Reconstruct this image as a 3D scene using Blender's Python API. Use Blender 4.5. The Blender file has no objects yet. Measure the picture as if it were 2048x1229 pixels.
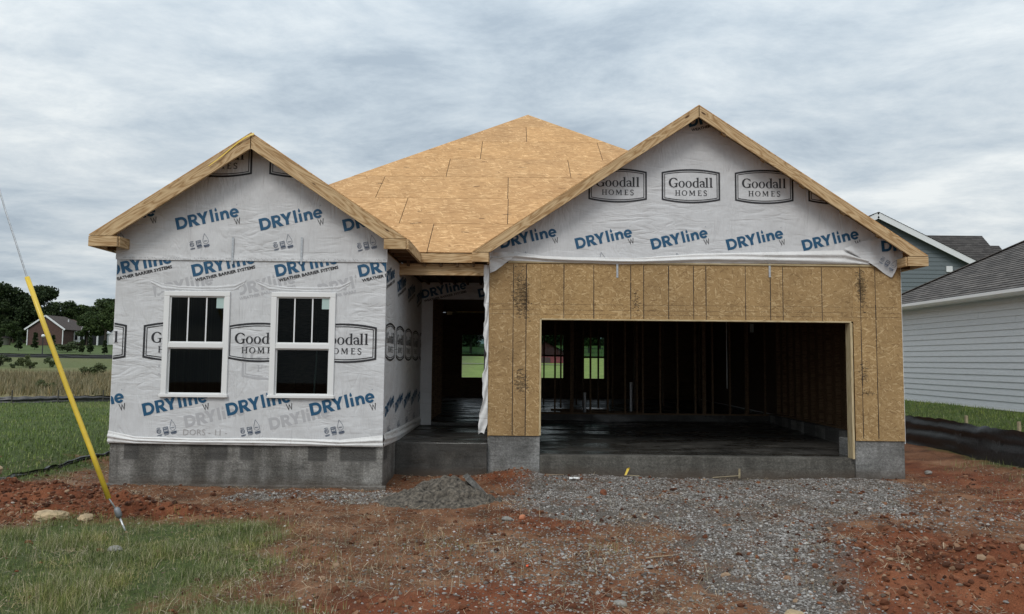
import bpy, math, random
import numpy as np
from mathutils import Vector, Matrix, Euler
random.seed(7); RNG = np.random.default_rng(11)
S = bpy.context.scene; COL = S.collection

# ---------------------------------------------------------------- camera, sky, sun, exposure
FPX, PITCH, ROLL, CAMH = 1470.0, math.radians(4.12), math.radians(0.56), 1.82
cd = bpy.data.cameras.new('camera'); cam = bpy.data.objects.new('camera', cd); COL.objects.link(cam)
cd.sensor_width = 36.0; cd.lens = FPX/2048*36; cd.clip_start = .05; cd.clip_end = 2000
cam.matrix_world = Matrix.Translation((0, 0, CAMH)) @ Matrix.Rotation(math.pi/2+PITCH, 4, 'X') @ Matrix.Rotation(ROLL, 4, 'Z')
S.camera = cam
SUN_EL, SUN_AZ = math.radians(46), math.radians(200)      # azimuth clockwise from +Y: behind the camera, slightly left
W = bpy.data.worlds.new('World'); S.world = W; W.use_nodes = True
wn = W.node_tree; wn.nodes.clear()
def N(t, kind, **kw):
    n = t.nodes.new(kind)
    for k, v in kw.items():
        if k == 'inp':
            for a, b in v.items(): n.inputs[a].default_value = b
        else: setattr(n, k, v)
    return n
def world():
    t = wn; L = t.links.new
    sky = N(t, 'ShaderNodeTexSky', sky_type='NISHITA', sun_disc=False, sun_elevation=SUN_EL, sun_rotation=SUN_AZ)
    tc = N(t, 'ShaderNodeTexCoord'); sep = N(t, 'ShaderNodeSeparateXYZ'); L(tc.outputs['Generated'], sep.inputs[0])
    mx = N(t, 'ShaderNodeMath', operation='MAXIMUM'); L(sep.outputs[2], mx.inputs[0]); mx.inputs[1].default_value = 0
    ad = N(t, 'ShaderNodeMath', operation='ADD'); L(mx.outputs[0], ad.inputs[0]); ad.inputs[1].default_value = .14
    dx = N(t, 'ShaderNodeMath', operation='DIVIDE'); L(sep.outputs[0], dx.inputs[0]); L(ad.outputs[0], dx.inputs[1])
    dy = N(t, 'ShaderNodeMath', operation='DIVIDE'); L(sep.outputs[1], dy.inputs[0]); L(ad.outputs[0], dy.inputs[1])
    cb = N(t, 'ShaderNodeCombineXYZ'); L(dx.outputs[0], cb.inputs[0]); L(dy.outputs[0], cb.inputs[1])
    mp = N(t, 'ShaderNodeMapping'); mp.inputs['Location'].default_value = (3.1, 1.7, 0); mp.inputs['Rotation'].default_value = (0, 0, .25); mp.inputs['Scale'].default_value = (.75, 1.0, 1); L(cb.outputs[0], mp.inputs[0])
    n1 = N(t, 'ShaderNodeTexNoise', inp={'Scale': .95, 'Detail': 7, 'Roughness': .58, 'Distortion': .1}); L(mp.outputs[0], n1.inputs[0])
    n2 = N(t, 'ShaderNodeTexNoise', inp={'Scale': 2.6, 'Detail': 9, 'Roughness': .66, 'Distortion': .25}); L(mp.outputs[0], n2.inputs[0])
    m1 = N(t, 'ShaderNodeMix', data_type='FLOAT'); m1.inputs[0].default_value = .46; L(n1.outputs[0], m1.inputs[2]); L(n2.outputs[0], m1.inputs[3])
    cr = N(t, 'ShaderNodeValToRGB'); L(m1.outputs[0], cr.inputs[0]); e = cr.color_ramp.elements
    e[0].position = .385; e[0].color = (.355, .425, .495, 1); e[1].position = .635; e[1].color = (.78, .815, .82, 1)
    q = e.new(.46); q.color = (.47, .54, .60, 1); q = e.new(.55); q.color = (.62, .675, .71, 1)
    # soft overcast brightening towards the zenith
    zr = N(t, 'ShaderNodeMapRange', inp={1: .12, 2: 1.0, 3: 1.0, 4: 1.9}); L(mx.outputs[0], zr.inputs[0])
    vm = N(t, 'ShaderNodeVectorMath', operation='SCALE'); L(cr.outputs[0], vm.inputs[0])
    k = N(t, 'ShaderNodeMath', operation='MULTIPLY'); L(zr.outputs[0], k.inputs[0]); k.inputs[1].default_value = 10.2; L(k.outputs[0], vm.inputs[3])
    mix = N(t, 'ShaderNodeMix', data_type='RGBA'); mix.inputs[0].default_value = .97
    L(sky.outputs[0], mix.inputs[6]); L(vm.outputs[0], mix.inputs[7])
    bg = N(t, 'ShaderNodeBackground'); bg.inputs[1].default_value = .1; L(mix.outputs[2], bg.inputs[0])
    out = N(t, 'ShaderNodeOutputWorld'); L(bg.outputs[0], out.inputs[0])
world()
sd = bpy.data.lights.new('sun', 'SUN'); sd.energy = 1.3; sd.angle = math.radians(20); sd.color = (1, .96, .9)
so = bpy.data.objects.new('sun', sd); COL.objects.link(so)
dv = Vector((math.sin(SUN_AZ)*math.cos(SUN_EL), math.cos(SUN_AZ)*math.cos(SUN_EL), math.sin(SUN_EL)))
so.rotation_euler = dv.to_track_quat('Z', 'Y').to_euler()
S.view_settings.view_transform = 'Standard'; S.view_settings.look = 'None'
S.view_settings.exposure = 0.0; S.view_settings.gamma = 1.0; S.view_settings.use_curve_mapping = False
S.render.engine = 'CYCLES'; S.cycles.max_bounces = 7; S.cycles.diffuse_bounces = 4; S.cycles.transparent_max_bounces = 12
S.cycles.use_denoising = True

# ---------------------------------------------------------------- object helpers
WM = {}
def link(o, parent=None, M=None):
    COL.objects.link(o); M = M if M is not None else Matrix.Identity(4)
    if parent is not None:
        o.parent = parent; o.matrix_basis = WM[parent.name].inverted() @ M
    else: o.matrix_basis = M
    WM[o.name] = M.copy(); return o
def tag(o, label=None, cat=None, group=None, kind=None):
    if label: o['label'] = label
    if cat: o['category'] = cat
    if group: o['group'] = group
    if kind: o['kind'] = kind
    return o
def empty(name, loc, label, cat, group=None):
    o = bpy.data.objects.new(name, None); o.empty_display_size = .2
    link(o, None, Matrix.Translation(loc)); return tag(o, label, cat, group)
def mesh(name, v, f, mat, parent=None, M=None, smooth=False):
    me = bpy.data.meshes.new(name); me.from_pydata([tuple(map(float, p)) for p in v], [], f); me.update()
    if mat: me.materials.append(mat)
    if smooth: me.polygons.foreach_set('use_smooth', [True]*len(me.polygons))
    return link(bpy.data.objects.new(name, me), parent, M)
def npmesh(name, V, F, mat, parent=None, smooth=False, M=None, attrs=None):
    V = np.asarray(V, np.float32); F = np.asarray(F, np.int32); k = F.shape[1]
    me = bpy.data.meshes.new(name); me.vertices.add(len(V)); me.vertices.foreach_set('co', V.ravel())
    me.loops.add(F.size); me.loops.foreach_set('vertex_index', F.ravel())
    me.polygons.add(len(F)); me.polygons.foreach_set('loop_start', np.arange(0, F.size, k, dtype=np.int32))
    me.update(calc_edges=True)
    me.polygons.foreach_set('use_smooth', np.full(len(F), smooth))
    if mat: me.materials.append(mat)
    for nm, arr in (attrs or {}).items():
        a = me.attributes.new(nm, 'FLOAT', 'POINT'); a.data.foreach_set('value', np.asarray(arr, np.float32).ravel())
    me.validate(); return link(bpy.data.objects.new(name, me), parent, M)
BOXF = [(0, 3, 2, 1), (4, 5, 6, 7), (0, 1, 5, 4), (1, 2, 6, 5), (2, 3, 7, 6), (3, 0, 4, 7)]
def boxv(x0, x1, y0, y1, z0, z1):
    return [(x0, y0, z0), (x1, y0, z0), (x1, y1, z0), (x0, y1, z0), (x0, y0, z1), (x1, y0, z1), (x1, y1, z1), (x0, y1, z1)]
def box(name, x0, x1, y0, y1, z0, z1, mat, parent=None, bevel=0):
    c = Vector(((x0+x1)/2, (y0+y1)/2, (z0+z1)/2)); a, b, d = (x1-x0)/2, (y1-y0)/2, (z1-z0)/2
    o = mesh(name, boxv(-a, a, -b, b, -d, d), BOXF, mat, parent, Matrix.Translation(c))
    if bevel: bv(o, bevel)
    return o
def bv(o, w, seg=2):
    m = o.modifiers.new('bevel', 'BEVEL'); m.width = w; m.segments = seg; m.limit_method = 'ANGLE'; return o
def boxes(name, lst, mat, parent=None):
    v = []; f = []
    for b in lst:
        n = len(v); v += boxv(*b); f += [tuple(i+n for i in q) for q in BOXF]
    return mesh(name, v, f, mat, parent)
def board(name, p0, p1, w, h, mat, parent=None, up=(0, 0, 1), bevel=.003):
    """box from p0 to p1, w across, h along 'up'"""
    p0 = Vector(p0); p1 = Vector(p1); x = (p1-p0); L = x.length; x.normalize()
    y = Vector(up).cross(x).normalized(); z = x.cross(y)
    M = Matrix((x, y, z)).transposed().to_4x4(); M.translation = (p0+p1)/2
    o = mesh(name, boxv(-L/2, L/2, -w/2, w/2, -h/2, h/2), BOXF, mat, parent, M)
    if bevel: bv(o, bevel)
    return o
def frame(o, ux, uy):
    ux = Vector(ux).normalized(); uy = Vector(uy).normalized(); uz = ux.cross(uy)
    M = Matrix((ux, uy, uz)).transposed().to_4x4(); M.translation = Vector(o); return M
def panel(name, poly, th, mat, parent, M, center=True):
    """polygon (2-D, CCW) in the frame M, thickness th behind its face (local z 0 = outer face)"""
    cx = sum(p[0] for p in poly)/len(poly); cy = sum(p[1] for p in poly)/len(poly)
    if not center: cx = cy = 0
    n = len(poly); v = [(p[0]-cx, p[1]-cy, 0) for p in poly]+[(p[0]-cx, p[1]-cy, -th) for p in poly]
    f = [tuple(range(n)), tuple(range(2*n-1, n-1, -1))]+[(i+n, (i+1) % n+n, (i+1) % n, i) for i in range(n)]
    return mesh(name, v, f, mat, parent, M @ Matrix.Translation((cx, cy, 0)))
def clip(poly, region):
    """Sutherland-Hodgman against a convex CCW region"""
    out = list(poly)
    for i in range(len(region)):
        a = region[i]; b = region[(i+1) % len(region)]; inp = out; out = []
        if not inp: break
        s = lambda p: (b[0]-a[0])*(p[1]-a[1])-(b[1]-a[1])*(p[0]-a[0])
        for j in range(len(inp)):
            p = inp[j-1]; q = inp[j]; sp, sq = s(p), s(q)
            if (sp >= 0) != (sq >= 0):
                t = sp/(sp-sq); out.append((p[0]+t*(q[0]-p[0]), p[1]+t*(q[1]-p[1])))
            if sq >= 0: out.append(q)
    return out
def cyl(name, p0, p1, r, mat, parent=None, n=12, r2=None, smooth=True):
    p0 = Vector(p0); p1 = Vector(p1); z = (p1-p0); L = z.length; q = z.to_track_quat('Z', 'Y').to_matrix().to_4x4(); q.translation = p0
    r2 = r if r2 is None else r2; v = []
    for k, (zz, rr) in enumerate(((0, r), (L, r2))):
        v += [(rr*math.cos(2*math.pi*i/n), rr*math.sin(2*math.pi*i/n), zz) for i in range(n)]
    f = [(i, (i+1) % n, (i+1) % n+n, i+n) for i in range(n)]+[tuple(range(n-1, -1, -1)), tuple(range(n, 2*n))]
    return mesh(name, v, f, mat, parent, q)
# value noise
def vnoise(x, y, s=1.0, seed=0):
    x = np.asarray(x)/s; y = np.asarray(y)/s; xi = np.floor(x).astype(np.int64); yi = np.floor(y).astype(np.int64)
    fx = x-xi; fy = y-yi; fx = fx*fx*(3-2*fx); fy = fy*fy*(3-2*fy)
    def h(a, b):
        n = (a*374761393+b*668265263+seed*974711) & 0xffffffff; n = ((n ^ (n >> 13))*1274126177) & 0xffffffff
        return ((n ^ (n >> 16)) & 0xffff)/65535.0
    return (h(xi, yi)*(1-fx)+h(xi+1, yi)*fx)*(1-fy)+(h(xi, yi+1)*(1-fx)+h(xi+1, yi+1)*fx)*fy
def fbm(x, y, s=1.0, oct=4, seed=0, g=.5):
    r = 0; a = 1; tot = 0
    for i in range(oct): r = r+a*vnoise(x, y, s, seed+i*17); tot += a; a *= g; s /= 2.03
    return r/tot
def sstep(a, b, x): t = np.clip((x-a)/(b-a), 0, 1); return t*t*(3-2*t)

# ---------------------------------------------------------------- materials
def newmat(name):
    m = bpy.data.materials.new(name); m.use_nodes = True; t = m.node_tree; t.nodes.clear()
    b = N(t, 'ShaderNodeBsdfPrincipled'); o = N(t, 'ShaderNodeOutputMaterial'); t.links.new(b.outputs[0], o.inputs[0])
    return m, t, b
def ramp(t, src, stops):
    r = N(t, 'ShaderNodeValToRGB'); e = r.color_ramp.elements
    e[0].position = stops[0][0]; e[0].color = (*stops[0][1], 1); e[1].position = stops[-1][0]; e[1].color = (*stops[-1][1], 1)
    for p, c in stops[1:-1]: q = e.new(p); q.color = (*c, 1)
    t.links.new(src, r.inputs[0]); return r.outputs[0]
def mix(t, f, a, b, blend='MIX'):
    m = N(t, 'ShaderNodeMix', data_type='RGBA', blend_type=blend)
    for i, s in ((0, f), (6, a), (7, b)):
        if hasattr(s, 'links'): t.links.new(s, m.inputs[i])
        elif i == 0: m.inputs[0].default_value = s
        else: m.inputs[i].default_value = (*s, 1) if len(s) == 3 else s
    return m.outputs[2]
def mth(t, op, a, b=None, c=None, clamp=False):
    m = N(t, 'ShaderNodeMath', operation=op, use_clamp=clamp)
    for i, s in enumerate((a, b, c)):
        if s is None: continue
        if hasattr(s, 'links'): t.links.new(s, m.inputs[i])
        else: m.inputs[i].default_value = s
    return m.outputs[0]
def coords(t, kind='Object', scale=(1, 1, 1), rot=(0, 0, 0), rnd=False):
    if kind == 'Position': src = N(t, 'ShaderNodeNewGeometry').outputs['Position']
    else: src = N(t, 'ShaderNodeTexCoord').outputs[kind]
    if rnd:
        oi = N(t, 'ShaderNodeObjectInfo'); s = N(t, 'ShaderNodeVectorMath', operation='SCALE'); s.inputs[0].default_value = (17.3, 11.7, 5.3)
        t.links.new(oi.outputs['Random'], s.inputs[3]); a = N(t, 'ShaderNodeVectorMath', operation='ADD')
        t.links.new(src, a.inputs[0]); t.links.new(s.outputs[0], a.inputs[1]); src = a.outputs[0]
    m = N(t, 'ShaderNodeMapping'); m.inputs['Scale'].default_value = scale; m.inputs['Rotation'].default_value = rot
    t.links.new(src, m.inputs[0]); return m.outputs[0]
def noise(t, vec, scale, detail=4, rough=.55, dist=0):
    n = N(t, 'ShaderNodeTexNoise', inp={'Scale': scale, 'Detail': detail, 'Roughness': rough, 'Distortion': dist})
    t.links.new(vec, n.inputs[0]); return n.outputs[0]
def bump(t, b, h, strength=.3, dist=.01):
    n = N(t, 'ShaderNodeBump'); n.inputs['Strength'].default_value = strength; n.inputs['Distance'].default_value = dist
    t.links.new(h, n.inputs['Height']); t.links.new(n.outputs[0], b.inputs['Normal']); return n
def setc(b, t, src): t.links.new(src, b.inputs['Base Color'])
def simple(name, col, rough=.6, metal=0, nscale=0, namp=.12, kind='Object'):
    m, t, b = newmat(name); b.inputs['Roughness'].default_value = rough; b.inputs['Metallic'].default_value = metal
    if nscale:
        n = noise(t, coords(t, kind), nscale, 5, .6)
        lo = tuple(c*(1-namp*1.6) for c in col); hi = tuple(min(1, c*(1+namp*1.6)) for c in col)
        setc(b, t, ramp(t, n, [(.3, lo), (.7, hi)])); bump(t, b, n, .25, .01)
    else: b.inputs['Base Color'].default_value = (*col, 1)
    return m

def osb_mat(name, dark, mid, light, sc=1.0, stain=.15, aspect=4.5, horiz=False):
    m, t, b = newmat(name); b.inputs['Roughness'].default_value = .78; b.inputs['Specular IOR Level'].default_value = .2
    cur = None; curc = None
    angs = (.1, .9, -.7, 1.5, -.25, .45) if not horiz else (.08, .35, -.3, .0, -.12, 1.2)
    for k, ang in enumerate(angs):
        v = coords(t, 'Object', (1, 1, 1), (0, 0, ang), True)
        mp = N(t, 'ShaderNodeMapping'); mp.inputs['Scale'].default_value = (9*sc, 9*aspect*sc, 1); mp.inputs['Location'].default_value = (k*3.7, k*1.9, 0); t.links.new(v, mp.inputs[0])
        vo = N(t, 'ShaderNodeTexVoronoi', voronoi_dimensions='2D', inp={'Scale': 1.0, 'Randomness': 1.0}); t.links.new(mp.outputs[0], vo.inputs[0])
        s = N(t, 'ShaderNodeSeparateColor'); t.links.new(vo.outputs['Color'], s.inputs[0])
        val = s.outputs[0]; c = s.outputs[1]
        if cur is None: cur, curc = val, c
        else:
            g = mth(t, 'GREATER_THAN', val, cur)
            mx = N(t, 'ShaderNodeMix', data_type='FLOAT'); t.links.new(g, mx.inputs[0]); t.links.new(curc, mx.inputs[2]); t.links.new(c, mx.inputs[3])
            curc = mx.outputs[0]; cur = mth(t, 'MAXIMUM', val, cur)
    col = ramp(t, curc, [(0, tuple(d*.45+e*.55 for d, e in zip(dark, mid))), (.12, tuple(d*.2+e*.8 for d, e in zip(dark, mid))), (.4, mid), (.75, mid), (1, light)])
    fine = noise(t, coords(t, 'Object', (1, 1, 1), (0, 0, 0), True), 260*sc, 3, .7)
    col = mix(t, .55, col, ramp(t, fine, [(.25, (.55, .52, .48)), (.55, (1, 1, 1)), (.8, (1.12, 1.12, 1.1))]), 'MULTIPLY')
    speck = noise(t, coords(t, 'Object', (1, 1.9, 1), (0, 0, .4), True), 85*sc, 3, .6)
    col = mix(t, mth(t, 'MULTIPLY', ramp(t, speck, [(.60, (0, 0, 0)), (.70, (1, 1, 1))]), .5), col, dark)
    big = noise(t, coords(t, 'Object', (1, 1, 1), (0, 0, 0), True), 1.6, 4, .6)
    col = mix(t, stain, col, ramp(t, big, [(.35, (.45, .42, .4)), (.6, (1, 1, 1))]), 'MULTIPLY')
    oi = N(t, 'ShaderNodeObjectInfo')
    col = mix(t, 1.0, col, ramp(t, oi.outputs['Random'], [(0, (.93, .92, .92)), (.5, (1, 1, 1)), (1, (1.05, 1.03, .99))]), 'MULTIPLY')
    setc(b, t, col); bump(t, b, curc, .25, .002)
    return m
M_OSBW = osb_mat('wall_osb', (.13, .07, .03), (.43, .285, .135), (.62, .45, .245), 1.45, .28)
M_OSBR = osb_mat('roof_osb', (.26, .13, .05), (.58, .34, .155), (.84, .55, .28), .95, .25, 4.5, True)
def wood_mat(name, dark, light, scale=1.0):
    m, t, b = newmat(name); b.inputs['Roughness'].default_value = .7; b.inputs['Specular IOR Level'].default_value = .25
    v = coords(t, 'Object', (1, 1, 1), (0, 0, 0), True)
    warp = N(t, 'ShaderNodeMapping'); warp.inputs['Scale'].default_value = (.75, 6, 6); t.links.new(v, warp.inputs[0])
    n = noise(t, warp.outputs[0], 1.5*scale, 2, .5, .4)
    rings = mth(t, 'FRACT', mth(t, 'MULTIPLY', n, 8.0))
    rings = mth(t, 'ABSOLUTE', mth(t, 'SUBTRACT', rings, .5))
    fin = N(t, 'ShaderNodeMapping'); fin.inputs['Scale'].default_value = (4, 160, 160); t.links.new(v, fin.inputs[0])
    g = noise(t, fin.outputs[0], 1, 3, .6)
    col = ramp(t, rings, [(0, light), (.28, tuple(a*.5+b_*.5 for a, b_ in zip(light, dark))), (.46, dark), (.5, tuple(x*.8 for x in dark))])
    col = mix(t, .5, col, ramp(t, g, [(.3, (.72, .68, .62)), (.65, (1.08, 1.08, 1.08))]), 'MULTIPLY')
    kn = N(t, 'ShaderNodeMapping'); kn.inputs['Scale'].default_value = (2.2, 7, 7); t.links.new(v, kn.inputs[0])
    vo = N(t, 'ShaderNodeTexVoronoi', inp={'Scale': 1.0}); t.links.new(kn.outputs[0], vo.inputs[0])
    col = mix(t, ramp(t, vo.outputs[0], [(.07, (1, 1, 1)), (.13, (0, 0, 0))]), col, (.09, .045, .02))
    oi = N(t, 'ShaderNodeObjectInfo')
    col = mix(t, 1.0, col, ramp(t, oi.outputs['Random'], [(0, (.86, .84, .8)), (1, (1.08, 1.06, 1.04))]), 'MULTIPLY')
    setc(b, t, col); bump(t, b, g, .15, .002); return m
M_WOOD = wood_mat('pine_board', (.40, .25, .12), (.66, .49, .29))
M_SHADEWOOD = wood_mat('shade_darkened_wood', (.10, .06, .032), (.17, .11, .062))  # interior wood with the indoor shade painted in as a darker tone
M_CREAM = wood_mat('jamb_board', (.45, .36, .21), (.58, .49, .32))

def wrap_mat(name, col, hem=False):
    m, t, b = newmat(name); b.inputs['Roughness'].default_value = .5; b.inputs['Specular IOR Level'].default_value = .35
    p = coords(t, 'Position')
    weave = noise(t, coords(t, 'Position', (1, 1, .06)), 120, 2, .5)
    weave2 = noise(t, coords(t, 'Position', (.06, .06, 1)), 150, 2, .5)
    cr = noise(t, coords(t, 'Position', (.35, .35, 1.3), (0, .25, 0)), 5.5, 3, .45, .5)
    cr2 = noise(t, coords(t, 'Position', (1.3, 1.3, .3), (0, .45, 0)), 5, 3, .5, .8)
    ridge = mth(t, 'ABSOLUTE', mth(t, 'SUBTRACT', cr, .5)); ridge2 = mth(t, 'ABSOLUTE', mth(t, 'SUBTRACT', cr2, .5))
    mask = noise(t, p, 1.1, 2, .5)
    msk = ramp(t, mask, [(.38, (0, 0, 0)), (.62, (1, 1, 1))]); msi = ramp(t, mask, [(.38, (1, 1, 1)), (.6, (0, 0, 0))])
    h = mth(t, 'ADD', mth(t, 'MULTIPLY', mth(t, 'MINIMUM', ridge, .14), msk), mth(t, 'MULTIPLY', mth(t, 'MINIMUM', ridge2, .1), msi))
    h = mth(t, 'ADD', mth(t, 'MULTIPLY', h, 2.2), mth(t, 'MULTIPLY', mth(t, 'ADD', weave, weave2), .05))
    soft = noise(t, p, 2.4, 3, .5)
    h = mth(t, 'ADD', h, mth(t, 'MULTIPLY', soft, .6))
    bump(t, b, h, .9, .026)
    dirt = noise(t, p, 3.5, 6, .65)
    c = mix(t, .35, col, ramp(t, dirt, [(.36, (.72, .71, .70)), (.6, (1, 1, 1))]), 'MULTIPLY')
    c = mix(t, .35, c, ramp(t, weave, [(.3, (.84, .84, .84)), (.7, (1, 1, 1))]), 'MULTIPLY')
    setc(b, t, c); return m
M_WRAP = wrap_mat('house_wrap_sheet', (.66, .665, .675))
M_WRAP2 = wrap_mat('house_wrap_fold', (.78, .775, .765))
def ink(name, col): return simple(name, col, .55)
M_BLUE = ink('blue_ink', (.008, .082, .175)); M_BLACK = ink('black_ink', (.018, .018, .022)); M_GHOST = ink('show_through_ink', (.46, .46, .475)); M_NAVY = ink('navy_ink', (.02, .05, .11)); M_PENC = ink('pencil', (.38, .36, .36))

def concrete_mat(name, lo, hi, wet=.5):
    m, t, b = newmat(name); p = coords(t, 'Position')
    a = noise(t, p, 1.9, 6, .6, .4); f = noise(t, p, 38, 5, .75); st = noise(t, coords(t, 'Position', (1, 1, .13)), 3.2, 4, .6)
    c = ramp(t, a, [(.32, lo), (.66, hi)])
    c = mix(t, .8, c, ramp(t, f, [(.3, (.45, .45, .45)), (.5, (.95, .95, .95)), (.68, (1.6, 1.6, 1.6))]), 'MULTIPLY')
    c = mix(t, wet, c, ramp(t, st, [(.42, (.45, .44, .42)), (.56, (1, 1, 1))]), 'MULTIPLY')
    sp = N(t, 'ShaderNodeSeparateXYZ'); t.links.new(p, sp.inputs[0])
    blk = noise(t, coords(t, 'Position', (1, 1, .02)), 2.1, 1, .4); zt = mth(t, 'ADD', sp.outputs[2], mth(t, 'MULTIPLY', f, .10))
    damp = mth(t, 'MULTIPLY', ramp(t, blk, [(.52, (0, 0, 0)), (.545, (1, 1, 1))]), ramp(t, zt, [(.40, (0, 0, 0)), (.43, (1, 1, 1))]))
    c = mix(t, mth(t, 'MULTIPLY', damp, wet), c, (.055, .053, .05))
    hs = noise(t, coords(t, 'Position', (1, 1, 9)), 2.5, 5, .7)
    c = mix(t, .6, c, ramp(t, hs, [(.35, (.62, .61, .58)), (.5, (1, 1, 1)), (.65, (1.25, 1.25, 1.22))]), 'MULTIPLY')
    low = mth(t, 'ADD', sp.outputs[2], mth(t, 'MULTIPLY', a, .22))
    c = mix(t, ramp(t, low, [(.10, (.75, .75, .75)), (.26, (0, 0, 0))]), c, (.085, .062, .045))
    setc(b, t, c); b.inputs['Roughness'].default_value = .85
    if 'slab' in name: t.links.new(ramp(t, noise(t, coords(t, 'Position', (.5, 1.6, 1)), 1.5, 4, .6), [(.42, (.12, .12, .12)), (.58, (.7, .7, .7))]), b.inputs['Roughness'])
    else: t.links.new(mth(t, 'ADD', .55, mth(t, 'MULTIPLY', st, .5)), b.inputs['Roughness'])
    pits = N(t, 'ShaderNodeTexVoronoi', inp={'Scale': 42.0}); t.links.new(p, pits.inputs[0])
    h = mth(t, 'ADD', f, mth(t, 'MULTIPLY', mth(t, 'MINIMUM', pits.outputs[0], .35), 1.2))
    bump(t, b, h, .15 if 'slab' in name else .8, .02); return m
M_CONC = concrete_mat('foundation_concrete', (.125, .12, .11), (.29, .28, .262), .8)
M_CONCL = concrete_mat('block_concrete', (.17, .168, .162), (.31, .308, .30), .25)
M_SLAB = concrete_mat('slab_concrete', (.030, .029, .027), (.085, .08, .072), .5)  # wet slabs, tone lowered further to carry the indoor shade
M_CURB = concrete_mat('curb_concrete', (.075, .07, .06), (.17, .16, .142), .5)
M_WHITE = simple('white_vinyl', (.78, .78, .77), .4)
def glass_mat(name, tint=(.75, .85, .83), gl=.06):
    m = bpy.data.materials.new(name); m.use_nodes = True; t = m.node_tree; t.nodes.clear()
    tr = N(t, 'ShaderNodeBsdfTransparent'); tr.inputs[0].default_value = (*tint, 1)
    g = N(t, 'ShaderNodeBsdfGlossy'); g.inputs['Roughness'].default_value = .02
    fr = N(t, 'ShaderNodeFresnel'); fr.inputs[0].default_value = 1.22
    mx = N(t, 'ShaderNodeMixShader'); t.links.new(fr.outputs[0], mx.inputs[0]); t.links.new(tr.outputs[0], mx.inputs[1]); t.links.new(g.outputs[0], mx.inputs[2])
    o = N(t, 'ShaderNodeOutputMaterial'); t.links.new(mx.outputs[0], o.inputs[0]); return m
M_GLASS = glass_mat('window_glass', (.55, .62, .60)); M_GLASSD = glass_mat('tinted_window_glass', (.42, .52, .49))
M_GALV = simple('galvanised_steel', (.5, .51, .52), .35, .8, 30, .15)
M_STICK = simple('pale_green_sticker', (.42, .55, .52), .5)
M_YEL = simple('yellow_plastic', (.72, .50, .05), .35, 0, 6, .06)
M_FAB = simple('black_silt_fabric', (.026, .027, .029), .38, 0, 25, .3, 'Position')
M_STAKE = simple('stake_wood', (.33, .27, .17), .8, 0, 20, .2)
M_TAN = simple('tan_stone', (.40, .30, .18), .9, 0, 8, .25)
M_BRICKRED = simple('red_clod', (.20, .07, .035), .95, 0, 14, .35)
M_STRAP = M_GALV

# ---------------------------------------------------------------- terrain
def dpoly(x, y, P):
    """signed distance, positive inside"""
    P = np.array(P, float); d = np.full(x.shape, 1e9); ins = np.zeros(x.shape, bool)
    for i in range(len(P)):
        a = P[i-1]; b = P[i]; e = b-a; wx = x-a[0]; wy = y-a[1]
        t = np.clip((wx*e[0]+wy*e[1])/(e@e), 0, 1); d = np.minimum(d, np.hypot(wx-e[0]*t, wy-e[1]*t))
        c = ((a[1] > y) != (b[1] > y)); ins ^= c & (x < (b[0]-a[0])*(y-a[1])/(b[1]-a[1]+1e-12)+a[0])
    return np.where(ins, d, -d)
def bumpf(x, y, cx, cy, rx, ry, p=1.0): return np.exp(-(((x-cx)/rx)**2+((y-cy)/ry)**2)**p)
Z_GRAVEL = [[(-.25, 9.9), (.35, 10.9), (.5, 12.2), (5.3, 12.2), (6.2, 11.2), (5.0, 9.2), (3.7, 8.4), (2.9, 6.6), (2.4, 4.5), (1.55, 4.5), (1.9, 6.6), (1.6, 8.0), (.3, 8.9)], [(-3.6, 9.7), (-3.5, 10.1), (-1.4, 10.3), (-1.3, 9.8), (-2.2, 9.5)]]
Z_RED = [[(2.35, 5.0), (3.3, 8.4), (4.6, 8.5), (5.2, 7.2), (4.9, 5.0)], [(-.4, 8.0), (-.2, 8.9), (.9, 9.3), (1.3, 8.4), (.8, 8.0)], [(-.6, 10.9), (-.4, 11.6), (.6, 11.7), (.9, 11.2), (.1, 10.5)], [(-9, 8.1), (-9, 9.9), (-5.2, 9.9), (-4.3, 9.1), (-3.0, 9.2), (-3.0, 8.6), (-4.1, 8.2), (-5.6, 8.0)], [(6.5, 11), (6.6, 14), (7.5, 14), (7.6, 10.0), (6, 9)], [(-1.8, 5.0), (-1.4, 5.9), (.2, 6.4), (1.2, 5.6), (1.0, 4.5), (-1.5, 4.5)]]
Z_GRASS = [[(-12, 3), (-12, 8.15), (-5.5, 8.25), (-4.1, 8.4), (-3.1, 8.3), (-2.2, 7.6), (-2.0, 6.6), (-2.3, 5.8), (-1.6, 5.2), (-.9, 3)], [(-60, 9.6), (-60, 60), (-6.85, 60), (-6.85, 10.4), (-8, 9.6)], [(8.0, 6), (7.2, 9.2), (8.1, 12), (8.4, 15), (8.4, 60), (40, 60), (40, 6)]]
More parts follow.
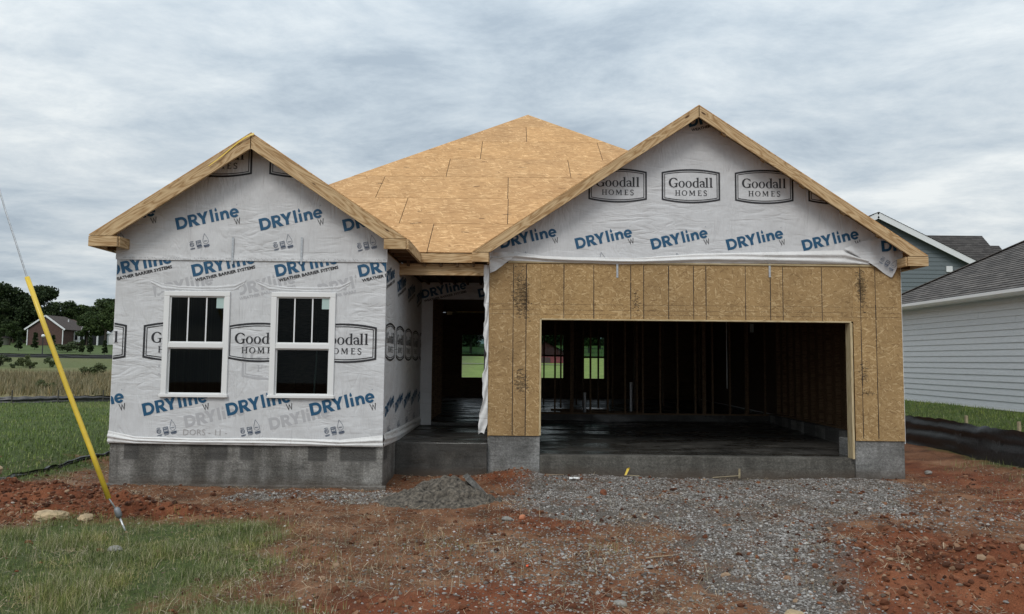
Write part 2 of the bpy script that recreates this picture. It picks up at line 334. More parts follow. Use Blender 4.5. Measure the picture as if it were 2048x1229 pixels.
def height(x, y):
    z = np.zeros_like(x)
    z += .30*sstep(-6.1, -8.5, x)*sstep(8.3, 10.6, y)
    z += .16*sstep(6.6, 8.2, x)+.62*sstep(8.3, 11.0, x)
    far = np.interp(y, [0, 25, 52, 90, 140, 250, 600], [0, 0, .35, 1.25, 3.45, 7, 12])
    z += far
    near = sstep(40, 14, y)*sstep(16, 9, np.abs(x))
    z += near*(fbm(x, y, 1.3, 4, 3)-.5)*.10+near*(fbm(x, y, .22, 3, 9)-.5)*.045+near*(vnoise(x, y, .085, 13)-.5)*.022
    z += .24*bumpf(x, y, -6.3, 9.2, 1.5, .42)+.07*bumpf(x, y, -4.6, 8.9, .8, .35)
    z += .16*bumpf(x, y, .1, 11.3, .5, .3)+.10*bumpf(x, y, .3, 10.8, .6, .3)
    z += .26*bumpf(x, y, 4.05, 6.2, .6, .7, 1.6)+.16*bumpf(x, y, 3.05, 6.4, .5, .9, 2)+.05*bumpf(x, y, 3.6, 7.3, .7, .4)-.05*bumpf(x, y, 3.3, 5.8, .16, .5)
    z += .05*bumpf(x, y, .9, 9.3, 1.0, .35)
    for xo in (1.55, 3.15):
        cxr = xo+.35*np.sin((y-5)*.35); z += sstep(12, 11, y)*sstep(3, 4.5, y)*(-.030*np.exp(-((x-cxr)/.13)**2)+.016*np.exp(-((np.abs(x-cxr)-.24)/.08)**2))*(.5+fbm(x, y, .8, 2, 71))
    red = np.maximum.reduce([dpoly(x, y, P) for P in (Z_RED[0], Z_RED[3])])
    z += sstep(-.1, .3, red)*(fbm(x, y, .20, 4, 31)-.45)*.20
    z -= .02*sstep(.0, .3, dpoly(x, y, [(-5.8, 10.4), (-1.7, 10.4), (-1.7, 11.6), (6.3, 11.7), (6.3, 25), (-5.8, 25)]))
    return z
def zones(x, y):
    nz = (fbm(x, y, .9, 5, 5)-.5)*1.3
    gr = np.maximum.reduce([dpoly(x, y, P) for P in Z_GRAVEL]); gr = sstep(-.35, .45, gr+nz*.9)
    rd = np.maximum.reduce([dpoly(x, y, P) for P in Z_RED]); rd = sstep(-.25, .35, rd+nz*.7)
    gs = np.maximum.reduce([dpoly(x, y, P) for P in Z_GRASS]); gs = sstep(-.45, .55, gs+nz*1.1)
    far = sstep(40, 60, y)
    gs = np.maximum(gs, far)
    return gr*(1-far), rd*(1-far), gs
def axis(lo, hi, a, b, d, g=1.13):
    c = list(np.arange(a, b, d)); s = d; v = b
    while v < hi: c.append(v); s *= g; v += s
    s = d; v = a
    while v > lo: s *= g; v -= s; c.insert(0, v)
    return np.array(c)
def ground():
    xs = axis(-420, 420, -8.5, 9.5, .04); ys = axis(-30, 620, 4.6, 13.0, .036)
    X, Y = np.meshgrid(xs, ys); x = X.ravel(); y = Y.ravel(); z = height(x, y); gr, rd, gs = zones(x, y)
    ny, nx = X.shape; i = np.arange((ny-1)*(nx-1)); r = i//(nx-1); c = i % (nx-1); a = r*nx+c
    F = np.stack([a, a+1, a+nx+1, a+nx], 1)
    m, t, b = newmat('ground_soil'); p = coords(t, 'Position')
    at = lambda n: N(t, 'ShaderNodeAttribute', attribute_name=n).outputs['Fac']
    n1 = noise(t, p, 2.2, 7, .62, .3); n2 = noise(t, p, 22, 6, .7); n3 = noise(t, p, 95, 4, .7); nf = noise(t, p, .12, 5, .55)
    soil = ramp(t, n1, [(.3, (.072, .034, .020)), (.5, (.165, .074, .038)), (.68, (.25, .135, .078))])
    red = ramp(t, n1, [(.3, (.070, .024, .012)), (.5, (.155, .050, .023)), (.7, (.24, .092, .045))])
    grav = ramp(t, n3, [(.3, (.045, .035, .028)), (.5, (.11, .094, .080)), (.7, (.22, .205, .19))])
    lawn = ramp(t, n2, [(.3, (.035, .045, .018)), (.55, (.065, .092, .026)), (.75, (.15, .15, .065))])
    # far field bands: pale dry grass, scrubby green, mown green
    sp = N(t, 'ShaderNodeSeparateXYZ'); t.links.new(p, sp.inputs[0])
    yy = mth(t, 'ADD', sp.outputs[1], mth(t, 'MULTIPLY', mth(t, 'SUBTRACT', nf, .5), 24))
    yn = mth(t, 'DIVIDE', yy, 200)
    fld = ramp(t, yn, [(.115, (.070, .105, .030)), (.14, (.20, .165, .085)), (.25, (.21, .175, .09)), (.30, (.10, .12, .045)), (.42, (.115, .125, .05)), (.50, (.075, .105, .036)), (.8, (.065, .10, .03))])
    fld = mix(t, .5, fld, ramp(t, noise(t, p, .9, 5, .7), [(.3, (.55, .55, .5)), (.65, (1.2, 1.2, 1.15))]), 'MULTIPLY')
    fld = mix(t, ramp(t, mth(t, 'ADD', mth(t, 'DIVIDE', sp.outputs[0], 40), .5), [(.33, (0, 0, 0)), (.42, (1, 1, 1))]), fld, ramp(t, noise(t, p, .8, 5, .7), [(.3, (.09, .14, .03)), (.7, (.17, .23, .06))]))
    lawn = mix(t, ramp(t, yn, [(.11, (0, 0, 0)), (.13, (1, 1, 1))]), lawn, fld)
    def thr(fac, amt=.8, src=n2, w=.16):
        s = mth(t, 'ADD', fac, mth(t, 'MULTIPLY', mth(t, 'SUBTRACT', src, .5), amt))
        mr = N(t, 'ShaderNodeMapRange', inp={1: .5-w, 2: .5+w}); t.links.new(s, mr.inputs[0]); return mr.outputs[0]
    c = mix(t, thr(at('red'), 1.4, n2, .4), soil, red)
    c = mix(t, mth(t, 'MULTIPLY', thr(at('gravel'), 1.7, n2, .25), ramp(t, noise(t, p, 1.3, 6, .7), [(.38, (.35, .35, .35)), (.52, (1, 1, 1))])), c, grav)
    c = mix(t, thr(at('grass'), 1.3, n2, .3), c, lawn)
    c = mix(t, .5, c, ramp(t, n3, [(.3, (.35, .35, .35)), (.48, (1, 1, 1)), (.68, (1.9, 1.85, 1.75))]), 'MULTIPLY')
    setc(b, t, c); b.inputs['Roughness'].default_value = .92; b.inputs['Specular IOR Level'].default_value = .2
    h = mth(t, 'ADD', mth(t, 'MULTIPLY', n2, 1.0), mth(t, 'MULTIPLY', n3, .45)); bump(t, b, h, .7, .03)
    o = npmesh('ground', np.stack([x, y, z], 1), F, m, smooth=True, attrs={'gravel': gr, 'red': rd, 'grass': gs})
    tag(o, kind='structure'); return o
ground()
def hz(x, y): return float(height(np.array([float(x)]), np.array([float(y)]))[0])

# icosphere template
def ico(sub=0):
    g = (1+5**.5)/2
    v = [(-1, g, 0), (1, g, 0), (-1, -g, 0), (1, -g, 0), (0, -1, g), (0, 1, g), (0, -1, -g), (0, 1, -g), (g, 0, -1), (g, 0, 1), (-g, 0, -1), (-g, 0, 1)]
    f = [(0, 11, 5), (0, 5, 1), (0, 1, 7), (0, 7, 10), (0, 10, 11), (1, 5, 9), (5, 11, 4), (11, 10, 2), (10, 7, 6), (7, 1, 8), (3, 9, 4), (3, 4, 2), (3, 2, 6), (3, 6, 8), (3, 8, 9), (4, 9, 5), (2, 4, 11), (6, 2, 10), (8, 6, 7), (9, 8, 1)]
    v = [np.array(p)/np.linalg.norm(p) for p in v]
    for _ in range(sub):
        mid = {}; nf = []
        def m(a, b):
            k = (min(a, b), max(a, b))
            if k not in mid: q = v[a]+v[b]; v.append(q/np.linalg.norm(q)); mid[k] = len(v)-1
            return mid[k]
        for a, b, c in f: ab, bc, ca = m(a, b), m(b, c), m(c, a); nf += [(a, ab, ca), (b, bc, ab), (c, ca, bc), (ab, bc, ca)]
        f = nf
    return np.array(v), np.array(f)
ICO0, ICO1, ICO2, ICO3 = ico(0), ico(1), ico(2), ico(3)
def rand_rot(n):
    q = RNG.normal(size=(n, 4)); q /= np.linalg.norm(q, axis=1)[:, None]; w, x, y, z = q.T
    return np.stack([np.stack([1-2*(y*y+z*z), 2*(x*y-z*w), 2*(x*z+y*w)], 1), np.stack([2*(x*y+z*w), 1-2*(x*x+z*z), 2*(y*z-x*w)], 1), np.stack([2*(x*z-y*w), 2*(y*z+x*w), 1-2*(x*x+y*y)], 1)], 1)
def stones(name, pts, size, mat, label, sub=0, flat=.6, jit=.28, sink=.25, cat='gravel'):
    T, F = (ICO0, ICO1)[sub]; n = len(pts); V = np.repeat(T[None], n, 0)*(1+RNG.uniform(-jit, jit, (n, len(T), 1)))
    V = V*np.stack([np.ones(n), RNG.uniform(.55, 1, n), RNG.uniform(.4, .9, n)], 1)[:, None]
    V = np.einsum('nij,nkj->nki', rand_rot(n), V)*size[:, None, None]; V[:, :, 2] *= flat
    z = height(pts[:, 0], pts[:, 1]); V += np.stack([pts[:, 0], pts[:, 1], z+size*(.5-sink)*flat], 1)[:, None]
    FF = (F[None]+(np.arange(n)*len(T))[:, None, None]).reshape(-1, 3)
    o = npmesh(name, V.reshape(-1, 3), FF, mat); return tag(o, label, cat, kind='stuff')
def speckmat(name, stops, rough=.85):
    m, t, b = newmat(name); g = N(t, 'ShaderNodeNewGeometry')
    setc(b, t, ramp(t, g.outputs['Random Per Island'], stops)); b.inputs['Roughness'].default_value = rough; b.inputs['Specular IOR Level'].default_value = .3
    return m
def scatter(n, x0, x1, y0, y1, fn):
    x = RNG.uniform(x0, x1, n); y = RNG.uniform(y0, y1, n)
    k = RNG.uniform(0, 1, n) < fn(x, y); return np.stack([x[k], y[k]], 1)
def outside(x, y): return ~(((x > -5.74) & (x < -1.75) & (y > 10.45)) | ((x > -1.85) & (x < -.35) & (y > 11.65)) | ((x > -.4) & (x < 6.3) & (y > 11.76)))
def gfn(x, y):
    g, r, s = zones(x, y); cl = fbm(x, y, .45, 4, 77); mixd = .30*bumpf(x, y, .9, 6.8, 1.6, 1.3)+.25*bumpf(x, y, 4.5, 9.2, 1.8, .9); return np.maximum(g**1.3*(.30+.70*sstep(.34, .56, cl)), mixd*(1-s))*outside(x, y)
MG = speckmat('crushed_stone', [(0, (.07, .055, .045)), (.35, (.155, .138, .122)), (.75, (.265, .25, .235)), (.95, (.37, .355, .34)), (1, (.50, .48, .46))])
pts = scatter(260000, -4.5, 7, 5.0, 12.0, gfn); stones('gravel', pts, RNG.gamma(4, .0021, len(pts))+.003, MG, 'loose grey crushed stone spread in front of the garage opening')
MC = speckmat('soil_clods', [(0, (.045, .018, .010)), (.4, (.12, .043, .020)), (.8, (.20, .078, .036)), (1, (.29, .20, .13))], .95)
def cfn(x, y):
    g, r, s = zones(x, y); d1 = dpoly(x, y, Z_RED[3]); d2 = bumpf(x, y, 4.0, 6.4, .9, 1.1)
    return np.clip(.05+.10*r+.9*sstep(0, .3, d1)*.8+.9*d2, 0, 1)*(1-.8*s)*outside(x, y)
pts = scatter(90000, -9, 8.5, 5.0, 12.0, cfn); stones('soil_clods', pts, np.minimum(RNG.gamma(1.6, .0085, len(pts))+.003, .042), MC, 'crumbled red brown clay clods lying over the bare soil', 0, .8, .2, .3, 'soil')
MP = speckmat('mixed_pebbles', [(0, (.10, .07, .05)), (.5, (.19, .14, .105)), (.88, (.30, .26, .215)), (1, (.48, .45, .40))], .9)
pts = scatter(60000, -7, 8.5, 5.0, 12, lambda x, y: (.25+.4*fbm(x, y, .8, 3, 8))*(1-.85*zones(x, y)[2])*outside(x, y)); stones('pebbles', pts, RNG.gamma(1.5, .0036, len(pts))+.0025, MP, 'scattered tan pebbles on the bare dirt', 0, .6)

# blades: grass, straw
def blades(name, pts, L, w, mat, label, cat, lean=.5, seg=2, zfn=height, flat=False, zoff=0.0):
    n = len(pts); a = RNG.uniform(0, 2*np.pi, n); ln = np.abs(RNG.normal(0, lean, n)) if not flat else RNG.uniform(1.25, 1.5, n)
    d = np.stack([np.cos(a), np.sin(a)], 1); s = np.stack([-np.sin(a), np.cos(a)], 1); z0 = zfn(pts[:, 0], pts[:, 1])
    rows = []
    for k in range(seg+1):
        t = k/seg; ang = ln*(.35+.65*t) if not flat else ln; hor = L*t*np.sin(ang); ver = L*t*np.cos(ang)
        wd = w*(1-t*.95)/2 if not flat else w/2*np.ones(n)
        c = np.stack([pts[:, 0]+d[:, 0]*hor, pts[:, 1]+d[:, 1]*hor, z0+ver+zoff], 1)
        o = np.stack([s[:, 0]*wd, s[:, 1]*wd, 0*wd], 1); rows += [c-o, c+o]
    V = np.stack(rows, 1); m = V.shape[1]; base = (np.arange(n)*m)[:, None]
    F = np.concatenate([base+np.array([[2*k, 2*k+1, 2*k+3, 2*k+2]]) for k in range(seg)], 0)
    return tag(npmesh(name, V.reshape(-1, 3), F, mat), label, cat, kind='stuff')
def grassmat(name, stops, tr=.25):
    m, t, b = newmat(name); g = N(t, 'ShaderNodeNewGeometry'); setc(b, t, mix(t, .85, ramp(t, g.outputs['Random Per Island'], stops), ramp(t, noise(t, coords(t, 'Position'), 1.7, 4, .6), [(.34, (.62, .72, .6)), (.5, (1, 1, 1)), (.66, (1.35, 1.2, .95))]), 'MULTIPLY')); b.inputs['Roughness'].default_value = .6; b.inputs['Specular IOR Level'].default_value = .25
    return m
MGR = grassmat('green_grass', [(0, (.07, .10, .026)), (.4, (.15, .185, .05)), (.7, (.24, .26, .09)), (.8, (.36, .32, .19)), (1, (.50, .44, .31))])
MLW = grassmat('lawn_grass', [(0, (.075, .12, .028)), (.6, (.14, .205, .05)), (.92, (.21, .26, .085)), (1, (.30, .30, .18))])
MST = grassmat('dry_straw', [(0, (.12, .085, .055)), (.5, (.28, .21, .14)), (1, (.55, .47, .36))])
MTG = grassmat('tall_dry_grass', [(0, (.11, .11, .05)), (.5, (.20, .17, .10)), (1, (.29, .245, .155))])
def fg(x, y): g, r, s = zones(x, y); return s*(y < 9.3)*(.12+.88*sstep(.40, .62, fbm(x, y, .42, 4, 41)))
pts = scatter(210000, -7.5, 0, 4.9, 8.9, fg); blades('grass', pts, RNG.uniform(.03, .12, len(pts))*(.35+1.5*vnoise(pts[:, 0], pts[:, 1], .35, 4)**1.3), RNG.uniform(.002, .0048, len(pts)), MGR, 'rough green grass at the lower left of the lot', 'grass', 1.0, 3)
def tuft(x, y): return np.clip(sum(bumpf(x, y, cx, cy, r, r) for cx, cy, r in ((-1.55, 5.45, .2), (-2.1, 5.6, .25), (-7.0, 10.2, .5), (-.6, 7.3, .25), (1.0, 7.2, .2), (-1.9, 6.9, .3), (8.0, 11.0, .5), (7.7, 12.5, .4), (8.0, 9.6, .6), (-6.7, 11.0, .3))), 0, 1)*outside(x, y)
pts = scatter(60000, -7.5, 8.7, 5.0, 14, tuft); blades('grass', pts, RNG.uniform(.04, .12, len(pts)), RNG.uniform(.003, .006, len(pts)), MGR, 'small grass tufts dotted along the silt fence and the dirt', 'grass', .6)
def lawn(x, y): return (dpoly(x, y, Z_GRASS[1]) > -.05)*1.0
pts = scatter(90000, -22, -6.8, 9.8, 26, lambda x, y: lawn(x, y)*np.clip(12/y, 0, 1)); blades('lawn', pts, RNG.uniform(.04, .10, len(pts)), RNG.uniform(.008, .016, len(pts)), MLW, 'mown green lawn beyond the left silt fence', 'lawn', .6)
pts = scatter(60000, 8.35, 14, 8, 24, lambda x, y: (x < 11.1)*np.clip(14/y, 0, 1)); blades('lawn', pts, RNG.uniform(.04, .10, len(pts)), RNG.uniform(.008, .014, len(pts)), MLW, 'green lawn between the silt fence and the white neighbour house', 'lawn', .6)
pts = scatter(60000, -50, 3, 27, 47, lambda x, y: (x < -6.5-0*y)*1.0); blades('tall_grass', pts, RNG.uniform(.2, .5, len(pts)), RNG.uniform(.02, .045, len(pts)), MTG, 'tall pale dry meadow grass beyond the lawn', 'grass', .35)
def stf(x, y): g, r, s = zones(x, y); return (.10+.9*sstep(.42, .68, fbm(x, y, .7, 4, 55)))*(1-.3*g)*outside(x, y)
pts = scatter(60000, -7.5, 8.5, 5.0, 12.5, stf); blades('straw', pts, RNG.uniform(.03, .13, len(pts)), RNG.uniform(.0018, .004, len(pts)), MST, 'dry straw bits strewn over the dirt in front of the house', 'straw', flat=True, seg=1, zoff=.006)

def dead(x, y): return np.clip(.85*bumpf(x, y, -2.6, 6.2, 2.6, 1.6)+.6*bumpf(x, y, -.6, 7.6, 1.2, .9)+.25*bumpf(x, y, 1.6, 6.2, 1.6, 1.4)+.35*bumpf(x, y, 7.2, 9.8, 1.2, 1.6), 0, 1)*(.2+.8*sstep(.42, .6, fbm(x, y, .35, 4, 91)))*outside(x, y)
pts = scatter(42000, -7, 8, 4.95, 11, dead); blades('dead_grass', pts, RNG.uniform(.06, .24, len(pts)), RNG.uniform(.0018, .0036, len(pts)), grassmat('dead_grass_blade', [(0, (.10, .095, .045)), (.4, (.20, .18, .10)), (.8, (.38, .33, .22)), (1, (.56, .52, .42))]), 'flattened dead grass tangled over the grass and dirt at lower left', 'grass', 1.25, 3)

# ---------------------------------------------------------------- print glyphs (2-D polygons)
def arc(cx, cy, rx, ry, a0, a1, n=10): return [(cx+rx*math.cos(math.radians(a0+(a1-a0)*i/n)), cy+ry*math.sin(math.radians(a0+(a1-a0)*i/n))) for i in range(n+1)]
def stroke(pts, w, closed=False):
    n = len(pts); ws = w if isinstance(w, (list, tuple)) else [w]*n; L = []; R = []
    for i in range(n):
        p = pts[i]; a = pts[i-1] if (i or closed) else p; b = pts[(i+1) % n] if (i < n-1 or closed) else p
        d1 = Vector((p[0]-a[0], p[1]-a[1])); d2 = Vector((b[0]-p[0], b[1]-p[1]))
        if d1.length < 1e-9: d1 = d2
        if d2.length < 1e-9: d2 = d1
        d1 = d1.normalized(); d2 = d2.normalized(); nn = Vector((-(d1.y+d2.y), d1.x+d2.x))
        if nn.length < 1e-6: nn = Vector((-d1.y, d1.x))
        nn.normalize(); k = max(.4, abs(nn.dot(Vector((-d1.y, d1.x))))); o = nn*(ws[i]/2/k)
        L.append((p[0]+o.x, p[1]+o.y)); R.append((p[0]-o.x, p[1]-o.y))
    m = n if closed else n-1
    return [[R[i], R[(i+1) % n], L[(i+1) % n], L[i]] for i in range(m)]
def ring(cx, cy, rx, ry, ix, iy, n=20, a0=0, a1=360):
    out = []
    for i in range(n):
        a = math.radians(a0+(a1-a0)*i/n); b = math.radians(a0+(a1-a0)*(i+1)/n)
        out.append([(cx+ix*math.cos(a), cy+iy*math.sin(a)), (cx+rx*math.cos(a), cy+ry*math.sin(a)), (cx+rx*math.cos(b), cy+ry*math.sin(b)), (cx+ix*math.cos(b), cy+iy*math.sin(b))])
    return out
def rc(x0, y0, x1, y1): return [[(x0, y0), (x1, y0), (x1, y1), (x0, y1)]]
def wordmark():
    s = .27; P = []
    P += rc(0, 0, s, 1); P += stroke([(s-.01, .885)]+[(.44, .885)]+arc(.44, .5, .39, .385, 78, -78, 12)+[(.44, .115), (s-.01, .115)], .23)
    x = 1.04; P += rc(x, 0, x+s, 1); P += stroke([(x+s-.01, .9), (x+.42, .9)]+arc(x+.42, .68, .23, .22, 75, -75, 8)+[(x+.42, .46), (x+s-.01, .46)], .2)
    P += [[(x+s, .40), (x+.56, 0), (x+.92, 0), (x+.5, .52)]]
    x = 1.80; P += [[(x, 1), (x+.33, .44), (x+.6, .44), (x+.31, 1)], [(x+.66, 1), (x+.36, .44), (x+.6, .40), (x+.95, 1)], [(x+.345, 0), (x+.605, 0), (x+.605, .46), (x+.345, .46)]]
    P += rc(2.88, 0, 3.12, 1.06); P += rc(3.29, 0, 3.53, .70)
    P += [[(3.41, 1.16), (3.31, .93), (3.33, .83), (3.41, .79), (3.49, .83), (3.51, .93)]]
    P += rc(3.70, 0, 3.94, .70); P += stroke([(3.82, .40)]+arc(4.09, .40, .21, .225, 165, 0, 9)+[(4.30, 0)], [.16]+[.2, .2, .2, .21, .22, .23, .24, .24, .24, .24]+[.24])
    P += ring(4.86, .36, .38, .39, .17, .19, 18, 12, 320); P += rc(4.66, .28, 5.235, .44)
    P += ring(5.2, .98, .035, .035, .02, .02, 8)
    return P
WORD = wordmark()
WLET = stroke([(4.76, -.12), (4.88, -.60), (4.99, -.20), (5.10, -.60), (5.22, -.12)], .06)
def text_polys(body, width, height_, x0=0, y0=0, bold=0.0):
    c = bpy.data.curves.new('t', 'FONT'); c.body = body; c.size = 1; c.offset = bold; c.resolution_u = 2
    o = bpy.data.objects.new('t', c); COL.objects.link(o); dg = bpy.context.evaluated_depsgraph_get(); dg.update()
    me = o.evaluated_get(dg).to_mesh(); P = [[(me.vertices[i].co.x, me.vertices[i].co.y) for i in p.vertices] for p in me.polygons]
    o.evaluated_get(dg).to_mesh_clear(); bpy.data.objects.remove(o); bpy.data.curves.remove(c)
    xs = [q[0] for p in P for q in p]; ys = [q[1] for p in P for q in p]; a, b, e, f = min(xs), max(xs), min(ys), max(ys)
    return [[(x0+(q[0]-a)/(b-a)*width, y0+(q[1]-e)/(f-e)*height_) for q in p] for p in P]
WBS = text_polys('WEATHER BARRIER SYSTEMS', 5.0, .27, .12, -.45, .034)
def badge():
    P = []; yv = lambda y: -y
    def fr(x0, x1, yt, yb, yT, yB, w):
        top = [(x0+(x1-x0)*i/14, yt-(yt-yT)*(1-(2*i/14-1)**2)) for i in range(15)]; bot = [(x1-(x1-x0)*i/14, yb+(yB-yb)*(1-(2*i/14-1)**2)) for i in range(15)]
        return stroke(top+bot, w, True)
    Q = fr(185, 1600, 280, 950, 203, 1027, 42)+fr(240, 1545, 318, 912, 254, 974, 18)
    # Goodall
    Q += ring(465, 527, 125, 122, 72, 104, 26, 50, 318)
    Q += [[(545, 425), (562, 478), (552, 482), (518, 436)], [(515, 545), (556, 545), (556, 636), (515, 640)], [(480, 538), (572, 538), (572, 550), (480, 550)]]
    for cx in (663, 837): Q += ring(cx, 567, 80, 84, 40, 74, 22)
    Q += ring(1018, 567, 84, 84, 40, 72, 20, 60, 300); Q += rc(1046, 405, 1086, 640); Q += [[(1022, 408), (1086, 396), (1086, 412), (1022, 420)], [(1046, 630), (1104, 634), (1104, 644), (1046, 644)]]
    Q += ring(1172, 598, 58, 48, 26, 34, 14, 60, 330); Q += rc(1198, 540, 1238, 640)+stroke([(1122, 530)]+arc(1168, 540, 50, 46, 200, 355, 8), [30, 30, 26, 22, 20, 22, 28, 34, 38, 40])
    Q += rc(1232, 632, 1256, 644)
    for x in (1270, 1374): Q += rc(x, 405, x+42, 640)+[[(x-22, 408), (x+42, 396), (x+42, 412), (x-22, 420)], [(x-18, 634), (x+62, 634), (x+62, 646), (x-18, 646)]]
    # HOMES
    for x in (512, 592): Q += rc(x, 724, x+24, 850)+rc(x-14, 720, x+38, 728)+rc(x-14, 846, x+38, 854)
    Q += rc(530, 782, 598, 792); Q += ring(733, 788, 68, 68, 44, 58, 18)
    Q += rc(860, 724, 872, 850)+rc(966, 724, 990, 850)+[[(852, 722), (880, 722), (930, 820), (918, 850)], [(918, 850), (912, 835), (962, 722), (980, 722)]]+rc(846, 846, 886, 854)+rc(952, 846, 1004, 854)
    Q += rc(1074, 724, 1098, 850)+rc(1062, 720, 1150, 730)+rc(1090, 780, 1140, 790)+rc(1062, 844, 1158, 854)+rc(1142, 720, 1150, 750)+rc(1150, 826, 1158, 854)
    Q += stroke([(1284, 750)]+arc(1250, 752, 34, 28, 330, 160, 8)+[(1220, 765), (1250, 788), (1282, 808)]+arc(1246, 824, 38, 28, 350, 520, 8), 17)
    return [[((x-892)*.000652, -(y-615)*.000652) for x, y in p] for p in Q]
BADGE = badge()
def certs():
    """certification marks beside the (left out) square code"""
    P = []
    P += ring(.09, .0, .030, .030, .024, .024, 14)+text_polys('ETL', .036, .026, .072, -.013, .02)+rc(.06, -.055, .125, -.048)+rc(.06, -.066, .118, -.061)+stroke(arc(.09, 0, .045, .045, 55, 125, 5), .006)
    P += stroke([(.155, -.022), (.215, -.022), (.215, .035), (.155, .035)], .007, True)+text_polys('NSF', .046, .026, .162, -.004, .02)+rc(.152, -.045, .222, -.032)+rc(.155, -.058, .225, -.053)+rc(.155, -.070, .215, -.066)
    P += stroke([(.285, .115)]+[(.262, .065), (.250, .035)]+arc(.285, .01, .037, .037, 165, 375, 12)+[(.320, .035), (.308, .065)], .004, True)+text_polys('90%+', .048, .018, .262, .002, .015)
    P += rc(.245, -.052, .325, -.042)+rc(.245, -.067, .325, -.058)+rc(.255, -.078, .315, -.074)
    return P
CERT = certs()
def xf(P, sc, ang, x, z):
    c, s = math.cos(ang)*sc, math.sin(ang)*sc
    return [[(x+c*q[0]-s*q[1], z+s*q[0]+c*q[1]) for q in p] for p in P]
HOLES = []
def printing(name, groups, region, M, parent, z0=.004):
    """groups: list of (polys, material). One mesh laid on the sheet, clipped to the region"""
    v = []; f = []; mats = []; mi = []; k = 0; holes = HOLES
    cells = [region]
    for hx0, hz0, hx1, hz1 in holes:
        nc = []
        for c in cells:
            nc += [clip(c, [(-99, -99), (hx0, -99), (hx0, 99), (-99, 99)]), clip(c, [(hx1, -99), (99, -99), (99, 99), (hx1, 99)]), clip(c, [(hx0, -99), (hx1, -99), (hx1, hz0), (hx0, hz0)]), clip(c, [(hx0, hz1), (hx1, hz1), (hx1, 99), (hx0, 99)])]
        cells = [c for c in nc if len(c) >= 3]
    for P, m in groups:
        if m not in mats: mats.append(m)
        for p, cell in ((p, c) for p in P for c in cells):
            q = clip(p, cell)
            if len(q) < 3: continue
            a = sum(q[i-1][0]*q[i][1]-q[i][0]*q[i-1][1] for i in range(len(q)))
            if abs(a) < 1e-7: continue
            if a < 0: q = q[::-1]
            n = len(v); v += [(u[0], u[1], z0+.00008*(k % 24)) for u in q]; f.append(tuple(range(n, n+len(q)))); mi.append(mats.index(m)); k += 1
    if not f: return None
    o = mesh(name, v, f, None, parent, M)
    for m in mats: o.data.materials.append(m)
    o.data.polygons.foreach_set('material_index', mi); return o
ANG = math.radians(13.4)
def row_w(x0, z0, dx, n, region, M, parent, cap=.175, cert=True, z_off=.004, dz=0.0):
    for i in range(n):
        x, z = x0+dx*i, z0+dz*i
        printing('printed_wordmark', [(xf(WORD, cap, ANG, x, z), M_BLUE), (xf(WLET, cap, ANG, x, z), M_BLACK)], region, M, parent, z_off)
        if cert: printing('printed_certification_marks', [(xf(CERT, 1.05, ANG, x+.13, z-.235), M_NAVY)], region, M, parent, z_off)
def row_s(x0, z0, dx, n, region, M, parent, cap=.175, dz=0.0):
    for i in range(n):
        x, z = x0+dx*i, z0+dz*i
        printing('printed_wordmark', [(xf(WORD, cap, ANG, x, z), M_BLUE), (xf(WBS, cap, ANG, x, z), M_BLACK)], region, M, parent)
def row_b(xl, zc, dx, n, region, M, parent):
    for i in range(n): printing('printed_badge', [(xf(BADGE, 1, 0, xl+.475+dx*i, zc), M_BLACK)], region, M, parent)

# ---------------------------------------------------------------- the house
H = empty('unfinished_house', (.3, 12, 0), 'single storey house under construction with bare OSB and printed white house wrap', 'house')
LX0, LX1, LY = -5.68, -1.81, 10.5          # left bay
GX0, GX1, GY = -.37, 6.26, 11.78           # garage bay
SP = .667
# foundation
box('stem_wall', LX0, LX1, LY+.03, 16, -.3, .60, M_CONC, H, .012)
box('footing', LX0-.10, LX1+.06, LY-.07, LY+.03, -.3, .035, M_CONC, H, .01)
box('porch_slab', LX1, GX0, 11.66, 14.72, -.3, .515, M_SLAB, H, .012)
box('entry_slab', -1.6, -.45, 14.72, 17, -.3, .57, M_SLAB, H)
box('stem_wall', GX0, .462, GY+.02, 17.3, -.3, .615, M_CONCL, H, .012)
box('stem_wall', 5.478, GX1, GY+.02, 12.4, -.3, .592, M_CONCL, H, .012)
box('stem_wall', 6.02, GX1, 12.4, 17.3, -.3, .60, M_CONC, H)
box('garage_curb', .462, 5.478, GY+.045, 12.02, -.3, .315, M_CURB, H, .012)
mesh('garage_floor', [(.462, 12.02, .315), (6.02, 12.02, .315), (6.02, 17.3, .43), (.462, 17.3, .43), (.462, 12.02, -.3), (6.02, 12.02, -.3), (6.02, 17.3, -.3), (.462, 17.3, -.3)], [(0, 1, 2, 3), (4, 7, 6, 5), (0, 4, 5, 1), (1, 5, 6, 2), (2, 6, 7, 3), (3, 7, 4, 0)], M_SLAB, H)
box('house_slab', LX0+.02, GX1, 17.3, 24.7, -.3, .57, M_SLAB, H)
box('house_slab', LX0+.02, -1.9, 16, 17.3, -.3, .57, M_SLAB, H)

# walls: left bay front
MF = frame((0, LY, 0), (1, 0, 0), (0, 0, 1)); MG_ = frame((0, GY, 0), (1, 0, 0), (0, 0, 1)); MS = frame((LX1, 0, 0), (0, 1, 0), (0, 0, 1))
RID_L = (LX0+LX1)/2+.03   # ridge x of the left gable
def roofz_l(x): return 3.50-.02+SP*(2.22-abs(x+3.71))     # underside of roof at the left gable
WX = [(-4.97, -4.03), (-3.44, -2.52)]; WZ0, WZ1 = 1.25, 2.755
